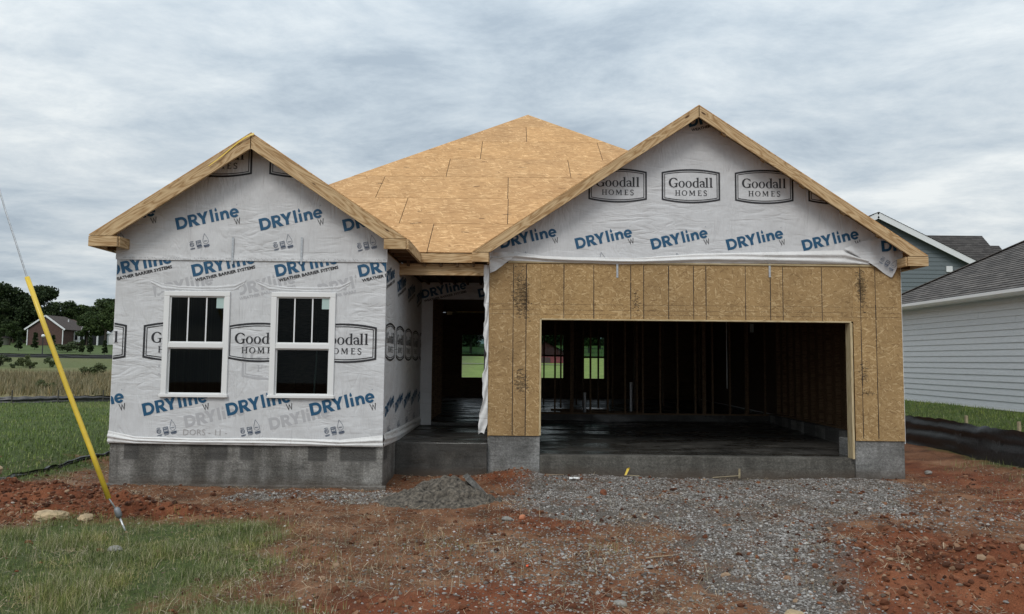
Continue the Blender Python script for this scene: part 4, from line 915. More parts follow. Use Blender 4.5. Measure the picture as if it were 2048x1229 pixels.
# added dark sheet below the panels: blocks daylight and darkens the seams
panel('roof_light_block', tri, .004, simple('dark_light_block', (.04, .03, .02), .9), H, MH @ Matrix.Translation((0, 0, -.015)))
# stray flakes and slivers lying on the roof sheets
v = []; f = []
for _ in range(22):
    a = random.uniform(-3.2, 2.5); b = random.uniform(.2, 5.5); l = random.uniform(.05, .2); t0 = random.uniform(-.5, .5)
    P = stroke([(a, b), (a+l*math.cos(t0), b+l*math.sin(t0))], .012)[0]; P = clip(P, tri)
    if len(P) < 4: continue
    n = len(v); v += [(p[0], p[1], .006) for p in P]; f.append(tuple(range(n, n+len(P))))
tag(mesh('wood_slivers', v, f, simple('dark_sliver', (.10, .05, .025), .8), H, MH), kind='stuff')
# yellow caution ribbon at the left gable peak
v = []; f = []
for i in range(13):
    u = i/12; x = -3.66-.62*u; z = 4.965-.44*u+.03*math.sin(u*5); y = 10.165-.01*math.sin(u*9); v += [(x, y, z+.018*(1-u*.5)), (x, y-.006, z-.012*(1-u*.5))]
for i in range(12): f.append((2*i, 2*i+1, 2*i+3, 2*i+2))
RB = mesh('yellow_ribbon', v, f, M_YEL); tag(RB, 'yellow plastic ribbon caught on the peak of the left gable', 'ribbon')

# ---------------------------------------------------------------- things in front
def lumpy(name, loc, r, mat, seed, amp=.25, sub=3, parent=None):
    T, F = (ICO0, ICO1, ICO2, ICO3)[sub]; V = T.copy(); n = fbm(T[:, 0]*3+seed*7, T[:, 1]*3+T[:, 2]*4.3, 1.2, 4, seed)-.5
    V = V*(1+n[:, None]*amp*2)*np.array(r); return npmesh(name, V, F, mat, parent, smooth=False, M=Matrix.Translation(loc) @ Matrix.Rotation(seed, 4, 'Z'))
def mound():
    e = empty('concrete_spoil_heap', (-.95, 9.65, 0), 'grey heap of spilled concrete and grit with a broken slab leaning on it', 'rubble heap')
    n = 150; X, Y = np.meshgrid(np.linspace(-1.0, 1.0, n), np.linspace(-.75, .75, n)); x = X.ravel(); y = Y.ravel()
    rr = random.Random(5); z = .13*np.exp(-((x/.66)**2+(y/.46)**2)**2)
    for _ in range(150):
        a, q = rr.gauss(.05, .30), rr.gauss(0, .20); R = rr.uniform(.05, .13)*(1-.5*min(1, math.hypot(a/.8, q/.55))); d2 = ((x-a)**2+(y-q)**2)/R**2
        z = np.maximum(z, (.20*math.exp(-((a-.1)/.45)**2-(q/.32)**2)+.01)+R*.85*np.sqrt(np.clip(1-d2, 0, 1))-.9*np.clip(d2-1, 0, None)*.1)
    z = z+.10*(fbm(x, y, .11, 5, 19)-.5)*np.exp(-((x/.7)**2+(y/.5)**2)**2)
    z = z-.05*sstep(.7, 1.0, np.hypot(x, y*1.3)); z += height(x-.95, y+9.65)-.006
    i = np.arange((n-1)**2); a = (i//(n-1))*n+i % (n-1)
    npmesh('heap', np.stack([x-.95, y+9.65, z], 1), np.stack([a, a+1, a+n+1, a+n], 1), simple('grey_spoil', (.092, .078, .062), .95, 0, 26, .6, 'Position'), e, smooth=True)
    Mx = Matrix.Translation((-.47, 9.75, .19)) @ Euler((.25, .75, .5)).to_matrix().to_4x4()
    o = mesh('slab_chunk', [(-.20, -.14, -.03), (.20, -.12, -.03), (.24, .09, -.03), (-.14, .15, -.03), (-.19, -.10, .03), (.18, -.11, .035), (.21, .08, .03), (-.13, .12, .04)], BOXF, M_CONC, e, Mx); bv(o, .008)
mound()
def rock(name, x, y, r, mat, seed, label, cat='stone', sub=2, dz=.3):
    o = lumpy(name, (x, y, hz(x, y)+r[2]*dz), r, mat, seed, .3, sub); return tag(o, label, cat)
M_GREYST = simple('grey_stone', (.24, .23, .21), .9, 0, 12, .25); M_ORANGE = simple('orange_chip', (.52, .20, .10), .8, 0, 10, .15)
rock('limestone_rock', -5.05, 8.27, (.20, .10, .07), M_TAN, 3, 'flat tan limestone rock at the edge of the grass below the dirt ridge', 'rock')
rock('limestone_rock', -4.72, 8.33, (.11, .08, .05), M_TAN, 5, 'small tan limestone rock right of the flat rock by the grass', 'rock')
rock('limestone_rock', -6.55, 9.3, (.26, .14, .10), M_TAN, 8, 'tan rock poking out of the dirt ridge at the left edge', 'rock', 2, 1.5)
rock('sandstone_rock', 2.06, 5.42, (.10, .08, .045), M_TAN, 11, 'rounded ochre rock at the bottom edge beside the gravel', 'rock')
rock('clay_lump', 1.26, 10.1, (.055, .05, .05), M_BRICKRED, 2, 'dark red clay lump standing on the grey gravel', 'clay lump', 1, .6)
rock('stone_chip', .143, 8.5, (.045, .03, .03), M_ORANGE, 4, 'orange stone chip on the red dirt in front of the gravel', 'stone', 1, .6)
rock('pale_stone', -.03, 8.48, (.07, .04, .03), M_GREYST, 9, 'pale grey flat stone beside the orange chip', 'stone', 1, .5)
rock('grey_stone', -3.67, 6.98, (.07, .05, .035), M_GREYST, 6, 'grey stone lying in the grass at lower left', 'stone', 1, .5)
rock('plastic_scrap', .157, 6.53, (.022, .015, .008), simple('bright_orange_plastic', (.75, .10, .03), .4), 1, 'tiny bright orange scrap on the brown dirt in the foreground', 'litter', 1, .8)
rock('pebble_stone', .84, 5.7, (.06, .035, .025), M_GREYST, 12, 'pale stone near the bottom edge left of the ochre rock', 'stone', 1, .5)
rock('pale_rock', 6.9, 12.3, (.07, .05, .04), M_GREYST, 13, 'pale rock on the red bank right of the garage', 'rock', 1, .6)
rock('flat_tan_rock', 7.95, 10.9, (.10, .06, .03), M_TAN, 14, 'flat tan rock at the foot of the right silt fence', 'rock', 1, .6)
# crumpled white cup lid
v = []; f = []; n = 8
for j in range(n+1):
    for i in range(n+1): x = i/n-.5; y = j/n-.5; v.append((x*.15, y*.09, .02+.02*vn(i*.7, j*.9, 3)+.012*((i+j) % 2)))
for j in range(n):
    for i in range(n): k = j*(n+1)+i; f.append((k, k+1, k+n+2, k+n+1))
tag(mesh('crumpled_paper', v, f, M_WHITE, None, Matrix.Translation((.95, 11.08, hz(.95, 11.08)))), 'crumpled white paper on the gravel before the garage curb', 'litter')
YF = empty('yellow_flag', (1.82, 11.72, hz(1.82, 11.72)), 'bent yellow plastic flag lying against the garage curb', 'marker flag')
mesh('flag_strip', [(1.79, 11.70, .03), (1.82, 11.695, .03), (1.875, 11.72, .13), (1.835, 11.725, .135), (1.86, 11.70, .155), (1.885, 11.71, .145)], [(0, 1, 2, 3), (3, 2, 5, 4)], M_YEL, YF)
cyl('flag_wire', (1.80, 11.70, .035), (2.02, 11.66, .03), .004, simple('pale_wire', (.5, .42, .25), .6), YF, 6)
WS = empty('wooden_stake', (3.65, 11.7, hz(3.65, 11.7)), 'small pale wooden stake with a thin stick beside it at the garage curb', 'stake')
box('stake_post', 3.585, 3.615, 11.70, 11.72, 0, .15, M_STAKE, WS, .003); cyl('thin_stick', (3.60, 11.66, .05), (3.12, 11.5, .04), .007, M_STAKE, WS, 6)
def sticks():
    k = 0
    for x, y, l, a, lab in ((1.25, 6.9, .32, .3, 'pale twig on the gravel and dirt in the lower middle'), (-.35, 7.35, .3, .35, 'pale twig lying level on the brown dirt left of centre'), (6.4, 9.9, .55, .35, 'long pale twig in front of the right garage pier'), (.55, 11.5, .35, -.7, 'short twig beside the left end of the garage curb'), (-1.65, 11.35, .16, 1.3, 'thin stick standing in the corner of the porch slab'), (-3.9, 8.55, .25, -1.1, 'bent dry stalk beside the guy wire anchor')):
        z = hz(x, y)+.02; o = cyl('twig', (x, y, z), (x+l*math.cos(a), y+l*math.sin(a)*.6, z+.02), .006, MST, None, 6, .003); tag(o, lab, 'twig'); k += 1
sticks()
# guy wire with yellow guard
GWp = Vector((-4.03, 7.85, 0)); up = Vector((-5.235, 7.9, 2.66)); G = empty('guy_wire', (-3.96, 7.84, 0), 'slanting steel guy wire with a bright yellow guard tube', 'guy wire')
def curve_tube(name, pts, r, mat, parent, n=10):
    v = []; f = []
    for k, p in enumerate(pts):
        d = (pts[min(k+1, len(pts)-1)]-pts[max(k-1, 0)]).normalized(); a = d.cross(Vector((0, 1, 0))).normalized(); b = d.cross(a); rr = r[k] if isinstance(r, list) else r
        v += [p+a*rr*math.cos(2*math.pi*i/n)+b*rr*math.sin(2*math.pi*i/n) for i in range(n)]
    for k in range(len(pts)-1): f += [(k*n+i, k*n+(i+1) % n, (k+1)*n+(i+1) % n, (k+1)*n+i) for i in range(n)]
    f += [tuple(range(n-1, -1, -1)), tuple(range((len(pts)-1)*n, len(pts)*n))]
    return mesh(name, v, f, mat, parent, None, True)
P = [Vector(p) for p in ((-4.215, 7.85, .325), (-4.45, 7.86, .86), (-4.72, 7.87, 1.46), (-4.98, 7.88, 2.06), (-5.235, 7.89, 2.66))]
curve_tube('yellow_guard', P, .025, M_YEL, G, 14)
curve_tube('steel_cable', [Vector((-4.10, 7.85, .17)), P[0], P[2], P[4], Vector((-5.53, 7.9, 3.42)), Vector((-6.65, 7.95, 6.6))], .009, M_GALV, G, 8)
o = curve_tube('turnbuckle', [Vector((-4.135, 7.85, .235)), Vector((-4.125, 7.85, .215)), Vector((-4.10, 7.85, .15)), Vector((-4.09, 7.85, .125))], [.018, .032, .032, .014], simple('weathered_steel', (.22, .23, .24), .5, .5), G)
curve_tube('anchor_rod', [Vector((-4.09, 7.85, .13)), Vector((-3.98, 7.84, -.10))], .011, M_GALV, G, 8)

# silt fences
M_EMB = simple('faint_grey_ink', (.06, .062, .065), .5)
M_DST = simple('weathered_stake', (.07, .065, .055), .9)
def silt(name, line, h, label, stakes, zf=None, sag=.03, prints=False):
    e = empty(name, (line[0][0], line[0][1], hz(*line[0])), label, 'silt fence')
    seg = []
    for a, b in zip(line, line[1:]):
        m = max(2, int(math.dist(a, b)/.12)); seg += [(a[0]+(b[0]-a[0])*i/m, a[1]+(b[1]-a[1])*i/m) for i in range(m)]
    seg.append(line[-1]); nv = 14; v = []; f = []
    for i, (x, y) in enumerate(seg):
        dx = seg[min(i+1, len(seg)-1)][0]-seg[max(i-1, 0)][0]; dy = seg[min(i+1, len(seg)-1)][1]-seg[max(i-1, 0)][1]; L = math.hypot(dx, dy); nx, ny = -dy/L, dx/L; g = hz(x, y)
        for j in range(nv+1):
            w = j/nv; s = .018*math.sin(w*13+vn(i*.05, w*2, 5)*7)*(.2+w)+.03*(vn(i*.22+w*2, w*7, 8)-.5)+.035*abs(vn(i*.03+w*.5, w*9, 18)-.5)*2*w
            v.append((x+nx*s, y+ny*s, g-.03+w*(h-sag*math.sin(i*.9)**2*.6-.09*vn(i*.05, 0, 12))))
    for i in range(len(seg)-1):
        for j in range(nv): k = i*(nv+1)+j; f.append((k, k+nv+1, k+nv+2, k+1))
    mesh('fabric', v, f, M_FAB, e, None, True)
    if prints:
        for yy in prints:
            Mq = frame((np.interp(yy, [l[1] for l in line], [l[0] for l in line])-.06, yy, hz(8.2, yy)+.30), (0, -1, 0), (0, 0, 1))
            Q = stroke([(-.08, .1), (-.085, -.02), (0, -.1), (.085, -.02), (.08, .1)], .022)+stroke([(-.04, .08), (0, -.03), (.04, .08)], .018)+[[(p[0], p[1]) for p in q] for q in text_polys('GREEN', .42, .11, .16, -.06, .01)]
            printing('faint_emblem', [(Q, M_EMB)], [(-1, -1), (2, -1), (2, 1), (-1, 1)], Mq, e, 0)
    for x, y, hh in stakes: z = hz(x, y); w_ = .02 if h > .4 and y < 40 else .009; box('stake', x-w_, x+w_, y-.02, y+.02, z-.02, z+hh, M_STAKE if y < 20 else M_DST, e)
    return e
SF = silt('silt_fence', [(8.1, 7.0), (8.2, 11.0), (8.3, 15.5), (8.35, 22)], .66, 'black silt fence sagging between stakes beside the white house', [(8.36, 16.2, .7), (8.36, 13.6, .72), (8.33, 12.15, .74), (8.3, 9.6, .7), (8.4, 19, .7)], prints=(13.6, 12.5, 11.4))
silt('silt_fence', [(-6.95, 5.0), (-6.95, 10.1), (-7.05, 12.9), (-7.1, 20), (-7.1, 23.5)], .13, 'low collapsed black silt fence along the left lawn edge', [])
silt('silt_fence', [(-26, 22.3), (-16, 23.4), (-9, 26.2), (-7.1, 26.5)], .30, 'black silt fence between the lawn and the tall dry grass', [(-22+i*1.25, 22.75+i*.12+(.0 if i < 5 else (i-5)*.22), .42) for i in range(12)], sag=.05)
silt('silt_fence', [(-110, 92), (-60, 90), (-40, 86), (-20, 84)], .55, 'far black silt fence along the road below the brick house', [(-80+i*8, 90.5, .8) for i in range(6)])

# ---------------------------------------------------------------- neighbour houses
def siding_mat(name, col):
    m, t, b = newmat(name); n = noise(t, coords(t, 'Position', (1, 1, 6)), 7, 5, .6); setc(b, t, ramp(t, n, [(.3, tuple(c*.9 for c in col)), (.7, tuple(min(1, c*1.04) for c in col))])); b.inputs['Roughness'].default_value = .55; bump(t, b, n, .08, .004); return m
M_SIDW = siding_mat('white_siding', (.56, .585, .61)); M_SIDG = siding_mat('slate_siding', (.13, .155, .165)); M_TRIM = simple('white_trim', (.72, .73, .74), .5)
def shingle_mat(name, lo, hi, wu=1.0):
    m, t, b = newmat(name); v = coords(t, 'Object')
    br = N(t, 'ShaderNodeTexBrick', offset=.5, inp={'Scale': 1.0, 'Mortar Size': .006, 'Mortar Smooth': .3, 'Bias': 0.0, 'Brick Width': .30, 'Row Height': .143}); br.inputs['Color1'].default_value = (*lo, 1); br.inputs['Color2'].default_value = (*hi, 1); br.inputs['Mortar'].default_value = (*tuple(c*.35 for c in lo), 1)
    t.links.new(v, br.inputs['Vector']); f = noise(t, v, 60, 4, .7); c = mix(t, .6, br.outputs[0], ramp(t, f, [(.3, (.6, .6, .6)), (.7, (1.3, 1.3, 1.3))]), 'MULTIPLY')
    c = mix(t, .5, c, ramp(t, noise(t, coords(t, 'Object', (3, 7, 1)), 1.2, 3, .6), [(.35, (.65, .65, .65)), (.6, (1.15, 1.15, 1.15))]), 'MULTIPLY'); setc(b, t, c); b.inputs['Roughness'].default_value = .9; bump(t, b, f, .3, .01); return m
M_SHW = shingle_mat('grey_brown_shingles', (.075, .068, .064), (.15, .135, .125)); M_SHG = shingle_mat('charcoal_shingles', (.045, .04, .038), (.085, .077, .072)); M_SHB = shingle_mat('brown_shingles', (.055, .042, .037), (.085, .066, .058))
M_BRK = simple('brown_brick', (.085, .048, .040), .9, 0, 4, .2, 'Position'); M_MORT = simple('mortar', (.25, .24, .22), .9)
def shingle_slope(name, origin, ux, uy, poly, mat, parent, lap=.143):
    """stepped shingle courses clipped to the slope polygon, joined"""
    M = frame(origin, ux, uy); ys = [p[1] for p in poly]; v = []; f = []; y = min(ys)
    while y < max(ys):
        q = clip([(-60, y), (60, y), (60, y+lap), (-60, y+lap)], poly)
        if len(q) >= 3:
            n = len(v); v += [(p[0], p[1], .014*(1-(p[1]-y)/lap)) for p in q]; f.append(tuple(range(n, n+len(q))))
            lo = [p for p in q if abs(p[1]-y) < 1e-6]
            if len(lo) >= 2: a = min(lo); b = max(lo); n = len(v); v += [(a[0], a[1], .014), (b[0], b[1], .014), (b[0], b[1], 0), (a[0], a[1], 0)]; f.append((n+3, n+2, n+1, n))
        y += lap
    o = mesh(name, v, f, mat, parent, M); return tag(o, kind='stuff')
def white_house():
    e = empty('white_house', (11.2, 18, .8), 'single storey neighbour house with pale horizontal siding and grey shingles', 'house')
    x = 11.2; y0, y1 = 7.0, 22.0; zb, zt = .84, 3.36; n = 17; d = (zt-zb)/n
    box('wall', x+.02, 19.5, y0, y1, .5, zt+.05, M_SIDW, e)
    for i in range(n):
        z = zb+i*d; ya = y0
        while ya < y1-.05:
            yb_ = min(y1, ya+(random.uniform(1.2, 3.4) if ya == y0 else 3.66)); q = yb_-.003; w = random.uniform(-.0015, .0015); xx = x+w
            mesh('siding_board', [(xx-.016, ya, z), (xx-.016, q, z), (xx, q, z+d+.006), (xx, ya, z+d+.006), (x+.02, ya, z), (x+.02, q, z), (x+.02, q, z+d+.006), (x+.02, ya, z+d+.006)], [(0, 3, 2, 1), (0, 1, 5, 4), (3, 7, 6, 2), (0, 4, 7, 3), (1, 2, 6, 5)], M_SIDW, e); ya = yb_
    box('drip_trim', x-.03, x+.02, y0, y1, zb-.05, zb-.005, M_TRIM, e)
    box('foundation', x-.002, x+.02, y0, y1, .4, zb-.05, M_MORT, e)
    bm = simple('foundation_brick', (.13, .10, .085), .9, 0, 9, .3); me = None
    for i in range(110):
        yy = 13.2+i*.08
        if yy > y1: break
        if me is None: o = box('brick', x-.02, x-.003, yy, yy+.066, zb-.16, zb-.052, bm, e); me = o.data
        else: o = bpy.data.objects.new('brick', me); link(o, e, Matrix.Translation((x-.0115, yy+.033, zb-.106)))
    box('soffit', x-.30, x, y0-.3, y1+.3, 3.33, 3.35, M_TRIM, e)
    # gutter
    prof = [(-.10, 0), (-.02, 0), (.02, .05), (.02, .12), (.0, .125), (-.0, .06), (-.03, .02), (-.10, .02)]
    gx = x-.32; vv = []; ff = []
    for yy in (y0-.3, y1+.3): vv += [(gx-p[0]-.02, yy, 3.345+p[1]) for p in prof]
    k = len(prof)
    for i in range(k): ff.append((i, (i+1) % k, (i+1) % k+k, i+k))
    ff += [tuple(range(k-1, -1, -1)), tuple(range(k, 2*k))]; mesh('gutter', vv, ff, M_TRIM, e)
    box('fascia', x-.30, x-.28, y0-.3, y1+.3, 3.35, 3.49, M_TRIM, e)
    s = .58; L = math.hypot(1, s); half = 4.6; X0 = x-.32
    # slope facing the site, ends in a hip at the far end
    shingle_slope('roof', (X0, y1+.3, 3.475), (0, -1, 0), (1, 0, s), [(0, 0), (15.6, 0), (15.6, half*L), (half, half*L)], M_SHW, e)
    mesh('roof_rear_slope', [(X0, y1+.3, 3.46), (X0+half*2, y1+.3, 3.46), (X0+half, y1+.3-half, 3.46+half*s)], [(1, 0, 2)], M_SHW, e)
    mesh('roof_far_slope', [(X0+2*half, y1+.3, 3.46), (X0+2*half, 6.7, 3.46), (X0+half, 6.7, 3.46+half*s), (X0+half, y1+.3-half, 3.46+half*s)], [(0, 1, 2, 3)], M_SHW, e)
    board('hip_cap', (X0, y1+.3, 3.49), (X0+half, y1+.3-half, 3.49+half*s), .22, .02, M_SHW, e)
white_house()
def gray_house():
    e = empty('slate_house', (15.5, 31, .9), 'two storey slate blue sided house rising behind the garage', 'house')
    y = 31; cx, zr, s = 15.46, 8.05, .5; x0, x1 = 10.6, 20.3; d = .178; z = 1.0
    box('wall', x0, x1, y+.03, 40, .6, 5.6, M_SIDG, e)
    mesh('gable', [(x0, y+.03, 5.6), (x1, y+.03, 5.6), (cx, y+.03, zr)], [(0, 1, 2)], M_SIDG, e)
    while z < zr-.1:
        h = s*1; a = max(x0, cx-(zr-z)/s); b = min(x1, cx+(zr-z)/s); a2 = max(x0, cx-(zr-z-d)/s); b2 = min(x1, cx+(zr-z-d)/s)
        if z > 3.0: mesh('siding_board', [(a, y-.02, z), (b, y-.02, z), (b2, y+.0, z+d), (a2, y+.0, z+d), (a, y+.03, z), (b, y+.03, z), (b2, y+.03, z+d), (a2, y+.03, z+d)], [(0, 1, 2, 3), (0, 4, 5, 1), (0, 3, 7, 4), (1, 5, 6, 2)], M_SIDG, e)
        z += d
    for sg in (-1, 1):
        xe = cx+sg*5.3; board('rake_trim', (cx, y-.28, zr+.02), (xe, y-.28, zr+.02-5.3*s), .03, .24, M_TRIM, e, (0, 0, 1))
        up = Vector((-sg, 0, s)).normalized(); ux = up.cross(Vector((sg*s, 0, 1)).normalized()); yo = 30.68 if ux.y > 0 else 40
        shingle_slope('roof', (xe, yo, zr+.16-5.3*s), ux, up, [(0, 0), (9.32, 0), (9.32, 5.3*math.hypot(1, s)), (0, 5.3*math.hypot(1, s))], M_SHG, e)
    box('wall_vent', 18.40, 18.66, y-.06, y-.02, 5.72, 5.97, M_TRIM, e)
    # roof of the rear wing showing above the rake
    q = shingle_slope('roof', (17.0, 37.5, 5.2), (1, 0, 0), (0, .62, .78), [(0, 0), (9.8, 0), (9.1, 4.8), (0, 4.8)], M_SHG, e)
    q = shingle_slope('roof', (20.0, 37.9, 5.2), (1, 0, 0), (0, .62, .78), [(0, 0), (7.6, 0), (7.0, 4.1), (0, 4.1)], M_SHG, e)
gray_house()
def brick_house():
    e = empty('brick_house', (-86, 145, 3.6), 'distant brown brick house with a screened porch below the trees', 'house')
    x0, x1, y0, y1, zb, ze = -92.2, -85.4, 140, 151, 3.0, 6.7; cx = (x0+x1)/2; zr = 9.2
    v = boxv(x0, x1, y0, y1, zb, ze); mesh('wall', v+[(cx, y0, zr), (cx, y1-2, zr-.1)], BOXF[:2]+BOXF[2:]+[(4, 5, 8), (5, 6, 9, 8), (7, 4, 8, 9), (6, 7, 9)], M_BRK, e)
    for a, b in ((x0, -1), (x1, 1)):
        board('rake_trim', (cx, y0-.25, zr+.18), (a+b*.45, y0-.25, ze+.0), .12, .28, M_TRIM, e)
        mesh('roof', [(cx, y0-.3, zr+.3), (a+b*.5, y0-.3, ze+.05), (a+b*.5, y1+.4, ze+.05), (cx, y1-5, zr+.3)], [(0, 1, 2, 3)] if b < 0 else [(3, 2, 1, 0)], M_SHB, e)
    mesh('roof', [(x0-.5, y1+.4, ze+.05), (x1+.5, y1+.4, ze+.05), (cx, y1-5, zr+.3)], [(0, 1, 2)], M_SHB, e)
    for x in (x0+.05, x1-.02): box('downspout', x-.06, x+.08, y0-.15, y0-.03, zb, ze, M_TRIM, e)
    box('vent_pipe', -87.4, -87.25, 144.6, 144.75, 7.8, 8.9, M_TRIM, e)
    b = box('bay_window', x1, x1+1.0, 143.4, 145.3, 4.5, 6.6, M_TRIM, e); dk = simple('dark_opening', (.02, .022, .025), .3)
    box('pane', x1+.25, x1+.75, 143.36, 143.39, 4.9, 6.1, dk, b); box('pane', x1+1.01, x1+1.03, 143.8, 144.9, 4.9, 6.1, dk, b)
    box('porch_screen', x1, x1+3.2, 146, 149.5, 3.9, 6.3, dk, e); box('porch_roof', x1-.2, x1+3.6, 145.6, 150, 6.3, 6.6, M_TRIM, e)
    mesh('porch_gable', [(x1, 145.6, 6.6), (x1+3.6, 145.6, 6.6), (x1+.4, 145.6, 7.9), (x1, 150, 6.6), (x1+3.6, 150, 6.6), (x1+.4, 150, 7.9)], [(0, 1, 2), (1, 4, 5, 2), (0, 2, 5, 3)], M_TRIM, e)
    for x, y in ((x1+1.7, 145.9), (x1+3.25, 145.9), (x1+3.25, 149.5)): box('porch_post', x-.12, x+.12, y-.12, y+.12, 2.9, 6.3, M_TRIM, e)
    mesh('rear_wing_gable', [(-84.4, 154, 6.3), (-80.2, 154, 6.3), (-82.3, 154, 8.6)], [(0, 1, 2)], M_TRIM, e); box('rear_wing', -84.4, -80.2, 154.05, 160, 3, 6.3, M_TRIM, e)
    mesh('roof', [(-84.8, 153.6, 6.2), (-82.3, 153.6, 8.8), (-79.8, 153.6, 6.2), (-84.8, 160, 6.2), (-82.3, 160, 8.8), (-79.8, 160, 6.2)], [(0, 1, 4, 3), (1, 2, 5, 4)], M_SHB, e)
brick_house()
def barn():
    e = empty('red_barn', (4.5, 97, 1.4), 'red barn with a grey metal roof seen through the rear window', 'barn')
    m = simple('barn_red', (.14, .035, .04), .8, 0, 2, .2, 'Position'); g = simple('metal_roof', (.30, .33, .33), .45, .3)
    x0, x1, y0, y1, z0, z1, zr = 1.8, 7.0, 95, 105, 1.0, 2.7, 4.2; cx = 4.4
    mesh('wall', boxv(x0, x1, y0, y1, z0, z1)+[(cx, y0, zr), (cx, y1, zr)], BOXF+[(4, 5, 8), (6, 7, 9)], m, e)
    for s in (-1, 1): mesh('roof', [(cx, y0-.3, zr+.1), (cx+s*2.95, y0-.3, z1-.05), (cx+s*2.95, y1, z1-.05), (cx, y1, zr+.1)], [(0, 1, 2, 3)] if s < 0 else [(3, 2, 1, 0)], g, e)
    box('barn_door', 3.6, 5.0, y0-.05, y0, 1.2, 2.2, simple('dark_door', (.05, .03, .03), .8), e)
barn()
def lamp():
    x, y = -58.6, 92; z = hz(x, y); e = empty('street_lamp', (x, y, z), 'black street lamp with a white globe in front of the brick house', 'street lamp')
    cyl('pole', (x, y, z-.2), (x, y, z+2.45), .06, simple('black_metal', (.02, .02, .02), .5), e, 8); cyl('base', (x, y, z-.1), (x, y, z+.5), .12, simple('black_iron', (.02, .02, .02), .5), e, 8, .08)
    o = npmesh('globe', ICO2[0]*.2, ICO2[1], simple('white_globe', (.8, .8, .8), .3), e, True, Matrix.Translation((x, y, z+2.62)))
lamp()
tag(rock('headwall_stone', -28.3, 60, (.9, .4, .28), simple('pale_rock', (.36, .35, .31), .9), 15, 'pale headwall stone lying in the green field', 'rock', 1, .8))
sh_ = empty('garden_shed', (-99, 138, 3.3), 'small pale garden shed at the far left edge under the trees', 'shed')
box('wall', -98.2, -96.0, 138, 141, 3.0, 5.0, simple('shed_wall', (.42, .41, .33), .8), sh_); mesh('roof', [(-98.4, 137.8, 5), (-95.8, 137.8, 5), (-97.1, 137.8, 5.7), (-98.4, 141.2, 5), (-95.8, 141.2, 5), (-97.1, 141.2, 5.7)], [(0, 1, 2), (0, 2, 5, 3), (1, 4, 5, 2), (3, 5, 4)], M_SHB, sh_)
rd = mesh('road', [(-300, 93.5, hz(-50, 93.5)+.06), (40, 88.5, hz(0, 88.5)+.06), (40, 89.8, hz(0, 89.8)+.06), (-300, 95, hz(-50, 95)+.06)], [(0, 1, 2, 3)], simple('asphalt', (.13, .125, .115), .9, 0, 1, .2, 'Position')); tag(rd, kind='structure')

# ---------------------------------------------------------------- trees
def leafmat(name, a, b_, c):
    m, t, b = newmat(name); g = N(t, 'ShaderNodeNewGeometry'); n = noise(t, coords(t, 'Position'), .25, 3, .6)
    col = ramp(t, g.outputs['Random Per Island'], [(0, a), (.6, b_), (1, c)]); oi = N(t, 'ShaderNodeObjectInfo')
    col = mix(t, .8, col, ramp(t, oi.outputs['Random'], [(0, (.75, .8, .8)), (1, (1.15, 1.1, .95))]), 'MULTIPLY')
    setc(b, t, col); b.inputs['Roughness'].default_value = .65; b.inputs['Specular IOR Level'].default_value = .2; return m
M_LD = leafmat('dark_foliage', (.016, .028, .012), (.03, .048, .018), (.05, .07, .025)); M_LM = leafmat('mid_foliage', (.03, .05, .016), (.05, .08, .024), (.08, .11, .035)); M_LS = leafmat('shrub_foliage', (.045, .065, .028), (.08, .105, .045), (.13, .15, .07))
M_BARK = simple('bark', (.06, .048, .036), .95, 0, 6, .3)
def leaves(cen, rad, n, size):
    """n leaf quads spread over blobs"""
    k = RNG.integers(0, len(cen), n); d = RNG.normal(size=(n, 3)); d /= np.linalg.norm(d, axis=1)[:, None]; r = RNG.uniform(.35, 1.08, n)**.6
    c = cen[k]+d*rad[k]*r[:, None]; R = rand_rot(n); s = size*RNG.uniform(.5, 1.2, n)
    q = np.array([(-.5, -.35, 0), (.5, -.4, .1), (.55, .4, 0), (-.45, .38, .12)])
    V = np.einsum('nij,kj->nki', R, q)*s[:, None, None]+c[:, None]; F = (np.arange(n)*4)[:, None]+np.arange(4)[None]
    return V.reshape(-1, 3), F
def crown_mesh(name, h, r, nb, n, size, mat, lo=.28, conic=False, seed=0):
    z = RNG.uniform(lo, .93, nb)*h; prof = (np.sqrt(np.clip(1-((z/h-.58)/.45)**2, .05, 1)) if not conic else (1-z/h)*.95+.05)
    a = RNG.uniform(0, 2*np.pi, nb); rr = r*prof*RNG.uniform(.25, .85, nb)
    cen = np.stack([rr*np.cos(a), rr*np.sin(a), z], 1); b = r*(.32 if not conic else .22)*RNG.uniform(.6, 1.25, nb); rad = np.stack([b, b, b*.75], 1)
    V, F = leaves(cen, rad, n, size); me = bpy.data.meshes.new(name); me.from_pydata(V.tolist(), [], F.tolist()); me.materials.append(mat); return me, cen
def trunk_mesh(h, r0, cen):
    v = []; f = []; n = 7
    def limb(p, q, a, b):
        p = Vector(p); q = Vector(q); d = (q-p).normalized(); u = d.orthogonal().normalized(); w = d.cross(u); k = len(v)
        for P_, R_ in ((p, a), ((p+q)/2+u*a*.6, (a+b)/2), (q, b)): v.extend([tuple(P_+u*R_*math.cos(2*math.pi*i/n)+w*R_*math.sin(2*math.pi*i/n)) for i in range(n)])
        for s in range(2): f.extend([(k+s*n+i, k+s*n+(i+1) % n, k+(s+1)*n+(i+1) % n, k+(s+1)*n+i) for i in range(n)])
    limb((0, 0, -.3), (0, 0, h*.62), r0, r0*.45)
    for c in cen[:6]: limb((0, 0, h*.32), tuple(c), r0*.4, r0*.12)
    me = bpy.data.meshes.new('trunk'); me.from_pydata(v, [], f); me.materials.append(M_BARK); return me
TV = []
